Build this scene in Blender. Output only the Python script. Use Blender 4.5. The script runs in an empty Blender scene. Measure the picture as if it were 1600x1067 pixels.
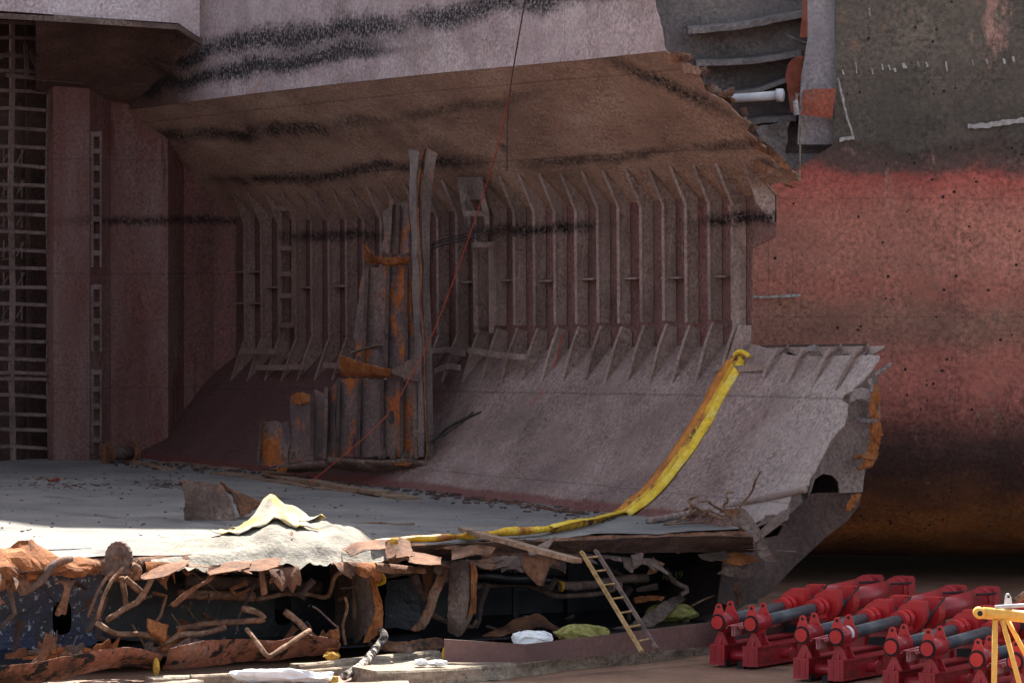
import bpy, bmesh, math, random
from mathutils import Vector, Matrix, noise
R = random.Random(7)
sc = bpy.context.scene
COL = sc.collection

# ------------------------------------------------------------------ camera, sky, sun, exposure
CAMH, FPX, HOR = 6.9, 6400.0, 430.0          # photo pixels: 1600 x 1067, level telephoto, horizon row 430
cd = bpy.data.cameras.new('camera'); cam = bpy.data.objects.new('camera', cd); COL.objects.link(cam)
cam.location = (0, 0, CAMH); cam.rotation_euler = (math.radians(90), 0, 0)
cd.sensor_width = 36; cd.lens = 36 * FPX / 1600; cd.shift_y = -(533.5 - HOR) / 1600
cd.clip_start = 1; cd.clip_end = 2000
sc.camera = cam
SUN = Vector((.12, .60, .79)).normalized()
w = bpy.data.worlds.new('World'); sc.world = w; w.use_nodes = True
sky = w.node_tree.nodes.new('ShaderNodeTexSky'); sky.sky_type = 'NISHITA'; sky.sun_disc = False
sky.sun_elevation = math.asin(SUN.z); sky.sun_rotation = math.atan2(SUN.x, SUN.y)
sky.air_density = 1.0; sky.dust_density = 2.0; sky.ozone_density = 1.0
bg = w.node_tree.nodes['Background']; bg.inputs[1].default_value = .085
hs = w.node_tree.nodes.new('ShaderNodeHueSaturation'); hs.inputs['Saturation'].default_value = .5     # thin veil of cloud
w.node_tree.links.new(sky.outputs[0], hs.inputs['Color']); w.node_tree.links.new(hs.outputs[0], bg.inputs[0])
sd = bpy.data.lights.new('sun', 'SUN'); sd.energy = 5.0; sd.angle = math.radians(.5); sd.color = (1, .93, .82)
so = bpy.data.objects.new('sun', sd); COL.objects.link(so); so.rotation_euler = SUN.to_track_quat('Z', 'Y').to_euler()
so.location = (0, 60, 60)
sc.view_settings.view_transform = 'Standard'; sc.view_settings.look = 'None'
sc.view_settings.exposure = 1.78; sc.view_settings.gamma = 1

# ------------------------------------------------------------------ geometry helpers
X0, Y0 = -7.3, 106.0                          # hull frame: u along the side, w inboard, z up
D = Vector((.479, -.878)).normalized(); N = Vector((D.y, -D.x))
def at(px, py, Y): return Vector(((px - 800) / FPX * Y, Y, CAMH - (py - HOR) / FPX * Y))
def H(u, ww, z): return Vector((X0 + D.x * u + N.x * ww, Y0 + D.y * u + N.y * ww, z))
def u_of(px, ww):
    k = (px - 800) / FPX
    return (k * (Y0 + N.y * ww) - X0 - N.x * ww) / (D.x - k * D.y)
def w_of(px, u):
    k = (px - 800) / FPX
    return (k * (Y0 + D.y * u) - X0 - D.x * u) / (N.x - k * N.y)
def z_of(py, Y): return CAMH - (py - HOR) / FPX * Y
def Yh(u, ww): return Y0 + D.y * u + N.y * ww
def pxh(u, ww): return 800 + FPX * (X0 + D.x * u + N.x * ww) / Yh(u, ww)
def interp(pl, x):
    if x <= pl[0][0]: a, b = pl[0], pl[1]
    elif x >= pl[-1][0]: a, b = pl[-2], pl[-1]
    else:
        for a, b in zip(pl, pl[1:]):
            if a[0] <= x <= b[0]: break
    return a[1] + (b[1] - a[1]) * (x - a[0]) / (b[0] - a[0])
def cut(px, py, u=30.5):                      # pixel -> point on the transverse plane u
    ww = w_of(px, u); Y = Yh(u, ww); return Vector(((px - 800) / FPX * Y, Y, z_of(py, Y)))
def side(px, py, ww=.0):                      # pixel -> point on the longitudinal plane w
    u = u_of(px, ww); Y = Yh(u, ww); return Vector(((px - 800) / FPX * Y, Y, z_of(py, Y)))
def floor_z(Y): return 2.05 + .2 * (Y - 78) / 26
def on_floor(px, py, dz=0):
    k = (py - HOR) / FPX
    Y = (CAMH - dz - 2.05 + .6) / (k + .2 / 26); return at(px, py, Y)
def ground(px, py, z=0): return at(px, py, FPX * (CAMH - z) / (py - HOR))
def nz(v, s=1.0, seed=0): return noise.noise(Vector((v[0] * s + seed * 7.3, v[1] * s - seed * 3.1, v[2] * s + seed)))

WM = {}
def empty(name, loc=(0, 0, 0), rz=0):
    o = bpy.data.objects.new(name, None); COL.objects.link(o); o.empty_display_size = .3
    o.location = loc; o.rotation_euler = (0, 0, rz)
    WM[o.name] = Matrix.Translation(Vector(loc)) @ Matrix.Rotation(rz, 4, 'Z'); return o
def tag(o, label=None, cat=None, group=None, kind=None):
    if label: o['label'] = label
    if cat: o['category'] = cat
    if group: o['group'] = group
    if kind: o['kind'] = kind
    return o
class MB:
    def __init__(s): s.bm = bmesh.new()
    def face(s, pts):
        return s.bm.faces.new([s.bm.verts.new(p) for p in pts])
    def grid(s, rows, th=0, closed=False):
        vs = [[s.bm.verts.new(p) for p in r] for r in rows]; fs = []
        for a, b in zip(vs, vs[1:]):
            n = len(a)
            for i in range(n if closed else n - 1):
                j = (i + 1) % n
                try: fs.append(s.bm.faces.new((a[i], a[j], b[j], b[i])))
                except ValueError: pass
        if th and fs:
            nr, nc = len(rows), len(rows[0]); P = [[Vector(p) for p in r] for r in rows]; back = []
            for i in range(nr):
                rr = []
                for j in range(nc):
                    a = P[min(i + 1, nr - 1)][j] - P[max(i - 1, 0)][j]; b = P[i][min(j + 1, nc - 1)] - P[i][max(j - 1, 0)]
                    n = a.cross(b); n = n.normalized() if n.length > 1e-9 else Vector((0, 1, 0)); rr.append(s.bm.verts.new(P[i][j] + n * th))
                back.append(rr)
            for i in range(nr - 1):
                for j in range(nc - 1): s.bm.faces.new((back[i][j], back[i + 1][j], back[i + 1][j + 1], back[i][j + 1]))
            ring = [(0, j) for j in range(nc)] + [(i, nc - 1) for i in range(1, nr)] + [(nr - 1, j) for j in range(nc - 2, -1, -1)] + [(i, 0) for i in range(nr - 2, 0, -1)]
            for (a, b), (c, d) in zip(ring, ring[1:] + ring[:1]): s.bm.faces.new((vs[a][b], back[a][b], back[c][d], vs[c][d]))
        return s
    def prism(s, poly, off):
        off = Vector(off); a = [s.bm.verts.new(p) for p in poly]; b = [s.bm.verts.new(Vector(p) + off) for p in poly]
        n = len(a); s.bm.faces.new(a); s.bm.faces.new(b[::-1])
        for i in range(n): s.bm.faces.new((a[i], b[i], b[(i + 1) % n], a[(i + 1) % n]))
        return s
    def box(s, c, sz, m=None):
        m = m or Matrix.Identity(3); c = Vector(c); h = Vector(sz) / 2
        v = [s.bm.verts.new(c + m @ Vector((x * h.x, y * h.y, z * h.z))) for x in (-1, 1) for y in (-1, 1) for z in (-1, 1)]
        for f in ((0, 1, 3, 2), (4, 6, 7, 5), (0, 4, 5, 1), (2, 3, 7, 6), (0, 2, 6, 4), (1, 5, 7, 3)):
            s.bm.faces.new([v[i] for i in f])
        return s
    def bar(s, a, b, wd, ht, up=(0, 0, 1)):
        a, b = Vector(a), Vector(b); x = (b - a); L = x.length; x.normalize(); y = Vector(up).cross(x)
        if y.length < 1e-4: y = Vector((1, 0, 0)).cross(x)
        y.normalize(); z = x.cross(y); m = Matrix((x, y, z)).transposed()
        return s.box((a + b) / 2, (L, wd, ht), m)
    def tube(s, pts, r, n=8, cap=True, flat=1.0, hollow=False):
        pts = [Vector(p) for p in pts]; rr = r if isinstance(r, (list, tuple)) else [r] * len(pts)
        rows = []; up = Vector((0, 0, 1))
        for i, p in enumerate(pts):
            t = (pts[min(i + 1, len(pts) - 1)] - pts[max(i - 1, 0)]).normalized()
            a = up.cross(t)
            if a.length < .05: a = Vector((1, 0, 0)).cross(t)
            a.normalize(); b = t.cross(a)
            rows.append([p + a * math.cos(2 * math.pi * k / n) * rr[i] + b * math.sin(2 * math.pi * k / n) * rr[i] * flat for k in range(n)])
        s.grid(rows, closed=True)
        if cap: s.face(rows[0][::-1]); s.face(rows[-1])
        return s
    def build(s, name, m, parent=None, smooth=False, label=None):
        M_ = WM[parent.name] if parent else Matrix.Identity(4)
        bmesh.ops.remove_doubles(s.bm, verts=s.bm.verts, dist=1e-5)
        bmesh.ops.recalc_face_normals(s.bm, faces=s.bm.faces)
        s.bm.transform(M_.inverted())
        me = bpy.data.meshes.new(name); s.bm.to_mesh(me); s.bm.free()
        if smooth:
            for p in me.polygons: p.use_smooth = True
        o = bpy.data.objects.new(name, me); COL.objects.link(o); me.materials.append(m)
        if parent: o.parent = parent
        WM[o.name] = M_
        if label: o['label'] = label
        return o
def lerp_grid(ctrl, nu, nv):                  # control rows (any spacing) -> dense bilinear/catmull grid
    def cr(a, b, c, d, t):
        return .5 * ((2 * b) + (c - a) * t + (2 * a - 5 * b + 4 * c - d) * t * t + (3 * b - a - 3 * c + d) * t ** 3)
    def line(p, n):
        if len(p) == 1: return [p[0]] * (n + 1)
        out = []; m = len(p) - 1
        for i in range(n + 1):
            f = i / n * m; k = min(int(f), m - 1); t = f - k
            out.append(cr(p[max(k - 1, 0)], p[k], p[k + 1], p[min(k + 2, m)], t))
        return out
    rows = [line([Vector(q) for q in r], nu) for r in ctrl]
    cols = [line([r[i] for r in rows], nv) for i in range(nu + 1)]
    return [[cols[i][j] for i in range(nu + 1)] for j in range(nv + 1)]
def sheet(ctrl, nu=14, nv=10, amp=.04, freq=2.0, rag=.06, th=.025, seed=0):
    g = lerp_grid(ctrl, nu, nv); out = []
    for j, r in enumerate(g):
        row = []
        for i, p in enumerate(r):
            q = p.copy()
            q += Vector((nz(p, freq, seed), nz(p, freq, seed + 5), nz(p, freq, seed + 9))) * amp + Vector((0, 1, .4)) * amp * .7 * (abs(nz(p, freq * 2.3, seed + 2)) - .3)
            e = (i in (0, nu)) or (j in (0, nv))
            if e and rag:
                c = g[nv // 2][nu // 2]; dd = (c - p); dd.normalize()
                q += dd * rag * (abs(nz(p, 7, seed + 3)) * 2.2 + abs(nz(p, 22, seed + 4)) * 1.4)
            row.append(q)
        out.append(row)
    return MB().grid(out, th)
def curve(pts, n=6):
    return lerp_grid([pts], n * (len(pts) - 1), 1)[0] if len(pts) > 1 else pts

# ------------------------------------------------------------------ materials
def srgb(r, g, b):
    f = lambda c: (c / 255 / 12.92) if c / 255 <= .04045 else ((c / 255 + .055) / 1.055) ** 2.4
    return (f(r), f(g), f(b), 1)
class NT:
    def __init__(s, m): s.t = m.node_tree; s.n = s.t.nodes; s.l = s.t.links
    def new(s, ty, **k):
        n = s.n.new(ty)
        for a, b in k.items(): setattr(n, a, b)
        return n
    def link(s, a, b): s.l.new(a, b)
    def math(s, op, a, b=None, clamp=False):
        n = s.new('ShaderNodeMath', operation=op); n.use_clamp = clamp
        for i, v in enumerate((a, b)):
            if v is None: continue
            if isinstance(v, (int, float)): n.inputs[i].default_value = v
            else: s.link(v, n.inputs[i])
        return n.outputs[0]
    def noise(s, vec, scale, detail=6, rough=.6):
        n = s.new('ShaderNodeTexNoise'); n.inputs['Scale'].default_value = scale; n.inputs['Detail'].default_value = detail
        n.inputs['Roughness'].default_value = rough; s.link(vec, n.inputs['Vector']); return n.outputs[0]
    def ramp(s, fac, cols, interp='LINEAR'):
        n = s.new('ShaderNodeValToRGB'); n.color_ramp.interpolation = interp; e = n.color_ramp.elements
        while len(e) > 1: e.remove(e[-1])
        e[0].position, e[0].color = cols[0][0], tuple(cols[0][1])
        for p, c in cols[1:]:
            q = e.new(p); q.color = tuple(c)
        s.link(fac, n.inputs[0]); return n.outputs[0]
    def mix(s, fac, a, b, mode='MIX'):
        n = s.new('ShaderNodeMix', data_type='RGBA', blend_type=mode)
        for i, v in ((0, fac), (6, a), (7, b)):
            if isinstance(v, (int, float)): n.inputs[i].default_value = v
            elif isinstance(v, (tuple, list)): n.inputs[i].default_value = v
            else: s.link(v, n.inputs[i])
        return n.outputs[2]
    def smooth(s, v, lo, hi):
        n = s.new('ShaderNodeMapRange', interpolation_type='SMOOTHSTEP'); s.link(v, n.inputs[0])
        n.inputs[1].default_value = lo; n.inputs[2].default_value = hi; n.inputs[3].default_value = 0; n.inputs[4].default_value = 1
        return n.outputs[0]
MAT = {}
def mat(name, cols, sc_=1.0, fine=.5, fscale=28, speck=None, stain=None, bump=.35, bscale=45, rough=.85, stretch=(1, 1, 1),
        bands=(), patches=(), zones=(), seams=(), metal=0, coat=0, spec=.3, zcols=None):
    """cols: ramp over a broad noise; speck: (colour, scale, size); patches: (colour, scale, threshold, softness, stretch);
    bands: (axis, a, b, axis2, width, strength, lo, hi, colour) = a mark along axis2 = a + b*axis"""
    fscale *= .42; bscale *= .38; fine *= 1.25
    m = bpy.data.materials.new(name); m.use_nodes = True; t = NT(m); bs = t.n['Principled BSDF']
    tc = t.new('ShaderNodeTexCoord'); vec = tc.outputs['Object']
    mp = t.new('ShaderNodeMapping'); mp.inputs['Scale'].default_value = stretch; t.link(vec, mp.inputs[0]); sv = mp.outputs[0]
    sep = t.new('ShaderNodeSeparateXYZ'); t.link(vec, sep.inputs[0]); ax = dict(x=sep.outputs[0], y=sep.outputs[1], z=sep.outputs[2])
    n1 = t.noise(sv, sc_, 7, .62)
    if zcols:                                  # layers by height: paint and shade bands with wavering borders
        zz, amp, lo, hi = zcols['list'], zcols.get('amp', .4), zcols['lo'], zcols['hi']
        f = t.math('ADD', ax['z'], t.math('MULTIPLY', t.math('SUBTRACT', t.noise(sv, zcols.get('scale', 1.5), 8, .68), .5), amp))
        f = t.math('DIVIDE', t.math('SUBTRACT', f, lo), hi - lo)
        c = t.ramp(f, [((z - lo) / (hi - lo), q) for z, q in zz])
        v1 = t.ramp(n1, [(.3, (.7, .7, .7, 1)), (.7, (1.25, 1.2, 1.15, 1))]); c = t.mix(1, c, v1, 'MULTIPLY')
    else:
        c = t.ramp(n1, cols)
    for (pc, ps, th, soft, pst) in patches:
        mp2 = t.new('ShaderNodeMapping'); mp2.inputs['Scale'].default_value = pst; t.link(vec, mp2.inputs[0])
        mp2.inputs['Location'].default_value = (ps * 3.1, th * 17, ps)
        c = t.mix(t.smooth(t.noise(mp2.outputs[0], ps, 8, .68), th, th + soft), c, pc)
    for (za, edge, wd, amp, zc, st) in zones:   # beyond edge along an axis the surface blends to another colour
        f = t.math('ADD', t.math('MULTIPLY', t.math('SUBTRACT', ax[za], edge), 1 / wd), t.math('MULTIPLY', t.math('SUBTRACT', t.noise(vec, .9, 8, .68), .5), amp))
        c = t.mix(t.math('MULTIPLY', t.smooth(f, -.5, .5), st), c, zc)
    nf = t.noise(vec, fscale, 4, .7)
    v2 = t.ramp(nf, [(.33, (max(.05, 1 - fine),) * 3 + (1,)), (.5, (1, 1, 1, 1)), (.68, (1 + fine,) * 3 + (1,))])
    c = t.mix(t.ramp(t.noise(vec, .7, 4, .6), [(.36, (.35, .35, .35, 1)), (.6, (1, 1, 1, 1))]), c, v2, 'MULTIPLY')
    for (sa, per, off) in seams:               # welded plate joints
        fr = t.math('ABSOLUTE', t.math('SUBTRACT', t.math('FRACT', t.math('DIVIDE', t.math('ADD', ax[sa], t.math('ADD', t.math('MULTIPLY', t.noise(vec, 3, 3), .03), off)), per)), .5))
        c = t.mix(t.math('MULTIPLY', t.math('LESS_THAN', fr, .014 / per), .2 if name == 'hull_paint' else .32), c, (.03, .025, .022, 1))
    for (a1, a, b, a2, wd, st, lo, hi, bc) in bands:
        nn = t.math('ADD', t.math('MULTIPLY', t.math('SUBTRACT', t.noise(vec, .5, 3, .5), .5), wd * 2.6), t.math('MULTIPLY', t.math('SUBTRACT', t.noise(vec, 9, 6, .8), .5), wd * 2.4))
        d = t.math('ABSOLUTE', t.math('ADD', t.math('SUBTRACT', t.math('SUBTRACT', ax[a2], a), t.math('MULTIPLY', ax[a1], b)), nn))
        f = t.math('SUBTRACT', 1, t.smooth(d, wd * .1, wd * 1.25))
        g = t.math('MULTIPLY', t.smooth(ax[a1], lo, lo + 3), t.math('SUBTRACT', 1, t.smooth(ax[a1], hi - 3, hi)))
        h = t.math('MULTIPLY', t.smooth(t.noise(vec, 11, 6, .8), .33, .56), t.smooth(t.noise(vec, .45, 3, .6), .20, .48))
        f = t.math('MULTIPLY', t.math('MULTIPLY', f, g), t.math('MULTIPLY', h, st), True); c = t.mix(f, c, bc)
    if speck:
        vo = t.new('ShaderNodeTexVoronoi'); vo.inputs['Scale'].default_value = speck[1]; t.link(vec, vo.inputs['Vector'])
        f = t.math('LESS_THAN', vo.outputs['Distance'], speck[2])
        sel = t.math('GREATER_THAN', t.noise(vec, speck[1] * .31, 3), .55)
        c = t.mix(t.math('MULTIPLY', f, sel), c, speck[0])
    t.link(c, bs.inputs['Base Color'])
    bs.inputs['Roughness'].default_value = rough; bs.inputs['Metallic'].default_value = metal
    bs.inputs['Specular IOR Level'].default_value = spec; bs.inputs['Coat Weight'].default_value = coat
    if bump:
        b1 = t.math('ADD', t.noise(vec, bscale, 5, .7), t.math('MULTIPLY', t.noise(sv, bscale * .12, 5, .6), 2.0))
        bn = t.new('ShaderNodeBump'); bn.inputs['Strength'].default_value = bump; bn.inputs['Distance'].default_value = .05
        t.link(b1, bn.inputs['Height']); t.link(bn.outputs[0], bs.inputs['Normal'])
    MAT[name] = m; return m
BLK = (.006, .006, .008, 1)
def band(pa, pb, wfun, width, st, lo, hi, axis2='z'):
    """soot line through two pixels on a surface; wfun(px,py)->(u,value)"""
    (u1, v1), (u2, v2) = wfun(*pa), wfun(*pb); b = (v2 - v1) / (u2 - u1); return ('x', v1 - b * u1, b, axis2, width, st, lo, hi, BLK)
def f_side(ww): return lambda px, py: (u_of(px, ww), z_of(py, Yh(u_of(px, ww), ww)))

# pixel lines of the hull (photo pixels)
TIP_T = [(360, 298), (464, 299), (572, 290), (779, 274), (941, 265), (1082, 256), (1156, 252), (1240, 247)]
KNEE_T = [(385, 349), (545, 345), (800, 334), (940, 326), (1066, 321), (1140, 317)]
KNEE_B = [(386, 524), (550, 524), (800, 515), (1140, 508)]
TIP_B = [(365, 597), (500, 596), (777, 600), (1038, 602), (1310, 606)]
BND = [(150, 178), (250, 166), (400, 146), (540, 130), (700, 113), (900, 95), (1040, 80), (1100, 76)]
WT = .68; WI = 2.8; WK = .28
def zl(line, u, ww): return z_of(interp(line, pxh(u, ww)), Yh(u, ww))
def z_hop(u, ww):
    a = zl(TIP_B, u, WT); b = floor_z(Yh(u, WI)) - .02; t_ = (ww - WT) / (WI - WT); return a + (b - a) * t_ - (.24 * math.sin(math.pi * min(1, max(0, t_))))
def z_top(u, ww):
    a = zl(TIP_T, u, WT); b = zl(BND, u, WI); return a + (b - a) * (ww - WT) / (WI - WT)
def on_hopper(px, py, off=0.0):
    lo, hi = -.3, 3.2
    for _ in range(40):
        m = (lo + hi) / 2; u = u_of(px, m); y = HOR + (CAMH - z_hop(u, m) - off) * FPX / Yh(u, m)
        if y < py: lo = m
        else: hi = m
    return H(u_of(px, m), m, z_hop(u_of(px, m), m) + off)
def f_top(px, py):
    lo, hi = 0, 3.4
    for _ in range(40):
        m = (lo + hi) / 2; u = u_of(px, m); y = HOR + (CAMH - z_top(u, m)) * FPX / Yh(u, m)
        if y > py: lo = m
        else: hi = m
    return (u_of(px, m), -m)

soot_shell = [band((270, 372), (640, 366), f_side(.2), .17, .85, 2, 11, 'z'), band((780, 361), (930, 353), f_side(.2), .17, 1.0, 13, 21, 'z'),
              band((1060, 348), (1190, 341), f_side(.1), .16, 1.1, 22, 29, 'z')]
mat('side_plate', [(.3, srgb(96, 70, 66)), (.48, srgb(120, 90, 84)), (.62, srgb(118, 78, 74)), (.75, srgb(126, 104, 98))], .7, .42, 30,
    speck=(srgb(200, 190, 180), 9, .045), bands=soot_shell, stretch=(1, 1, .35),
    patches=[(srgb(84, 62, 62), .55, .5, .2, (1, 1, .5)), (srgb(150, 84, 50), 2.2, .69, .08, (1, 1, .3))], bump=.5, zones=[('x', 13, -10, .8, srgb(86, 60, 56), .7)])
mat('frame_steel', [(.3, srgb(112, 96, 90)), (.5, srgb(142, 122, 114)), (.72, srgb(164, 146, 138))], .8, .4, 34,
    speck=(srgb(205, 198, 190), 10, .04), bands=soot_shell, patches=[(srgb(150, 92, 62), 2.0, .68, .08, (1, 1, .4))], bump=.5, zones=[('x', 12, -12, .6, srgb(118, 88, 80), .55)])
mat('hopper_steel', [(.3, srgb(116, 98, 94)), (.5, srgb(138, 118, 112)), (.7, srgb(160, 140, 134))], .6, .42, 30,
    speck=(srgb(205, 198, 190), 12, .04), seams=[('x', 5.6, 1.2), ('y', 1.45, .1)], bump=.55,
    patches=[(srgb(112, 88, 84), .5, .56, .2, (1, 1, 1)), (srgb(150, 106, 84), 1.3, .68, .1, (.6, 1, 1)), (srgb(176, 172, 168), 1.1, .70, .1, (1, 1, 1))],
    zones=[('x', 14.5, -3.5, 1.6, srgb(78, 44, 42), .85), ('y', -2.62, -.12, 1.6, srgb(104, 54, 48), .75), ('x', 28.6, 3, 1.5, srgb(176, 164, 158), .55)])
mat('topside_steel', [(.28, srgb(116, 92, 80)), (.5, srgb(150, 120, 104)), (.72, srgb(168, 142, 126))], .7, .42, 32,
    speck=(srgb(200, 180, 160), 12, .035), seams=[('x', 5.6, 1.2), ('y', 1.5, .2)], bump=.6, stretch=(.5, 1, 1),
    patches=[(srgb(120, 92, 80), .6, .52, .2, (.4, 1, 1)), (srgb(70, 54, 48), 1.2, .64, .12, (.35, 1, 1)), (srgb(176, 96, 42), 1.1, .73, .05, (.6, 1, 1))],
    bands=[band((230, 214), (470, 202), f_top, .2, 1.0, -2, 13, 'y'), band((300, 282), (650, 258), f_top, .16, 1.0, 0, 17, 'y'),
           band((640, 180), (830, 150), f_top, .14, .6, 10, 22, 'y'), band((760, 268), (1180, 214), f_top, .13, .8, 16, 29, 'y'), band((1020, 122), (1120, 165), f_top, .24, 1.0, 22.8, 29, 'y')])
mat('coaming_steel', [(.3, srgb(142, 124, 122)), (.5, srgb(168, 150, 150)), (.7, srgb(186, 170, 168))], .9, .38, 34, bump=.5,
    speck=(srgb(120, 84, 70), 6, .06), zones=[('x', 4.2, -3.2, 1.4, srgb(84, 62, 52), .95)], patches=[(srgb(160, 130, 122), .8, .57, .14, (1, 1, 1)), (srgb(190, 110, 70), 3, .72, .05, (1, 1, 1))],  # zone: shade under the deck girder, painted in as dark brown
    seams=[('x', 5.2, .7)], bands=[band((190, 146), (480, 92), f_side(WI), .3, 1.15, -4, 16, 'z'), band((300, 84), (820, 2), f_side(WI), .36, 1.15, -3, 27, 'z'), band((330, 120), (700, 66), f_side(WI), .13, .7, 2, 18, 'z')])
mat('bulkhead_steel', [(.3, srgb(92, 66, 62)), (.5, srgb(116, 80, 76)), (.7, srgb(128, 104, 100))], .7, .35, 30,
    speck=(srgb(215, 210, 205), 5, .045), stretch=(1, 1, .25), patches=[(srgb(110, 64, 58), .8, .54, .14, (1, 1, .3)), (srgb(76, 54, 52), 2.4, .58, .1, (1, 1, .08)), (srgb(150, 96, 66), 3.0, .68, .06, (1, 1, .12))], seams=[('z', 2.9, .3)], bump=.35,
    bands=[('y', 8.3, 0, 'z', .16, .9, -6, 3, BLK)])
mat('stool_steel', [(.3, srgb(76, 60, 54)), (.5, srgb(100, 78, 70)), (.7, srgb(118, 96, 88))], .8, .4, 30, bump=.4, patches=[(srgb(40, 34, 32), .9, .56, .14, (1, .5, 1))])
mat('girder_steel', [(.3, srgb(170, 150, 150)), (.5, srgb(196, 180, 182)), (.7, srgb(206, 196, 198))], 1, .4, 30, bump=.4, patches=[(srgb(170, 120, 92), 1.6, .62, .08, (1, 1, 1))])
mat('grid_steel', [(.3, srgb(90, 74, 72)), (.5, srgb(114, 96, 92)), (.7, srgb(134, 116, 112))], 1, .4, 30, bump=.4)
mat('dark_steel', [(.3, srgb(60, 50, 48)), (.5, srgb(82, 66, 62)), (.7, srgb(98, 82, 78))], .8, .4, 30, bump=.4)
mat('cut_steel', [(.3, srgb(96, 86, 84)), (.5, srgb(122, 108, 104)), (.7, srgb(142, 128, 122))], 1.2, .4, 34, bump=.5,
    patches=[(srgb(36, 33, 34), 1.3, .60, .1, (1, 1, .5)), (srgb(170, 98, 46), 1.2, .66, .08, (1, 1, .6))])
mat('tank_oily', [(.3, srgb(16, 17, 22)), (.5, srgb(24, 26, 34)), (.66, srgb(38, 38, 46)), (.8, srgb(72, 64, 60))], .9, .4, 20, rough=.3, spec=.5, bump=.25,
    patches=[(srgb(70, 60, 54), 1.1, .66, .1, (1, 1, .5)), (srgb(150, 160, 180), 12, .66, .04, (1, 1, 1))])
mat('tank_blue', [(.3, srgb(24, 30, 50)), (.5, srgb(40, 52, 88)), (.66, srgb(52, 66, 104)), (.8, srgb(70, 66, 66))], .9, .4, 20, rough=.18, spec=.6, bump=.2,  # the sky's blue reflection is put into the base colour
    patches=[(srgb(50, 44, 42), .8, .58, .1, (1, 1, .5)), (srgb(190, 200, 215), 8, .58, .03, (1, 1, 1))])
mat('rust_torn', [(.28, srgb(52, 41, 36)), (.42, srgb(94, 62, 45)), (.55, srgb(122, 83, 60)), (.7, srgb(128, 104, 90))], 1.6, .45, 30, bump=.5,
    patches=[(srgb(56, 48, 46), 1.1, .55, .1, (1, 1, 1)), (srgb(186, 106, 44), 1.4, .66, .08, (1, 1, 1))])
mat('curl_plate', [(.28, srgb(62, 46, 40)), (.42, srgb(106, 68, 52)), (.55, srgb(128, 82, 66)), (.7, srgb(120, 98, 90))], 1.4, .4, 30, bump=.4, patches=[(srgb(24, 22, 22), 2.6, .52, .06, (1.6, .9, 1.3)), (srgb(160, 96, 50), 1.4, .66, .08, (1, 1, 1))])
mat('rust_orange', [(.3, srgb(80, 50, 34)), (.5, srgb(142, 84, 44)), (.7, srgb(160, 108, 70))], 2.2, .45, 26, bump=.5,
    patches=[(srgb(70, 52, 44), 2.0, .62, .1, (1, 1, 1))])
mat('rust_grey', [(.3, srgb(72, 60, 56)), (.5, srgb(106, 88, 80)), (.7, srgb(130, 112, 102))], 1.4, .45, 30, bump=.5,
    patches=[(srgb(168, 96, 54), 1.6, .62, .1, (1, 1, .6)), (srgb(52, 46, 46), 1.2, .63, .1, (1, 1, .5))])
mat('panel_plate', [(.3, srgb(76, 64, 64)), (.5, srgb(106, 90, 88)), (.7, srgb(132, 106, 94))], 1.3, .38, 30, bump=.4,
    patches=[(srgb(160, 92, 48), 1.6, .515, .1, (1, 1, .5)), (srgb(66, 58, 74), 1.2, .6, .1, (1, 1, .35)), (srgb(58, 52, 56), 1.0, .62, .1, (1, 1, .4))], stretch=(1, 1, .5))
mat('pipe_rust', [(.3, srgb(84, 62, 50)), (.5, srgb(122, 90, 70)), (.7, srgb(156, 128, 106))], 4, .4, 34, bump=.5)
mat('sediment', [(.3, srgb(100, 99, 99)), (.5, srgb(118, 116, 114)), (.7, srgb(134, 131, 126))], .5, .25, 40, bump=.45, bscale=30,
    patches=[(srgb(88, 84, 84), .45, .56, .12, (.6, 1.2, 1)), (srgb(74, 70, 70), 2.4, .63, .06, (.35, 1.4, 1)), (srgb(116, 92, 78), .8, .62, .1, (1, 1, 1))], speck=(srgb(205, 205, 205), 7, .04))
mat('sand', [(.3, srgb(100, 96, 90)), (.5, srgb(132, 127, 118)), (.7, srgb(150, 145, 136))], 2.0, .35, 34, bump=.9, bscale=22)
mat('dock', [(.3, srgb(96, 74, 62)), (.5, srgb(124, 92, 74)), (.7, srgb(140, 116, 100))], .5, .3, 24, rough=.6, bump=.2,
    patches=[(srgb(150, 84, 54), .45, .58, .15, (1, 1, 1)), (srgb(70, 58, 52), .8, .60, .12, (1, 1, 1))])
mat('timber', [(.3, srgb(96, 84, 74)), (.5, srgb(140, 126, 110)), (.7, srgb(170, 156, 138))], 1.5, .4, 26, stretch=(.3, 1, 3), bump=.6,
    patches=[(srgb(50, 44, 40), 1.6, .60, .08, (1, 1, 1)), (srgb(186, 180, 172), 2.2, .66, .06, (1, 1, 1))])
mat('plank', [(.3, srgb(100, 80, 66)), (.5, srgb(132, 108, 90)), (.7, srgb(156, 136, 118))], 3, .4, 26, stretch=(.4, 1, 3), bump=.5)
mat('ladder_wood', [(.3, srgb(100, 78, 52)), (.5, srgb(152, 122, 80)), (.7, srgb(176, 148, 104))], 5, .3, 30, bump=.3)
mat('boom_yellow', [(.3, srgb(176, 126, 24)), (.5, srgb(212, 166, 32)), (.7, srgb(228, 190, 60))], 2.5, .22, 24, rough=.5, bump=.5, bscale=14,
    patches=[(srgb(150, 88, 30), 1.6, .50, .12, (1, 1, .6)), (srgb(62, 34, 24), 1.3, .55, .07, (1, 1, .6))], spec=.5)
mat('rag_ochre', [(.3, srgb(150, 110, 40)), (.6, srgb(190, 150, 66))], 5, .3, 24, bump=.6)
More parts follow.
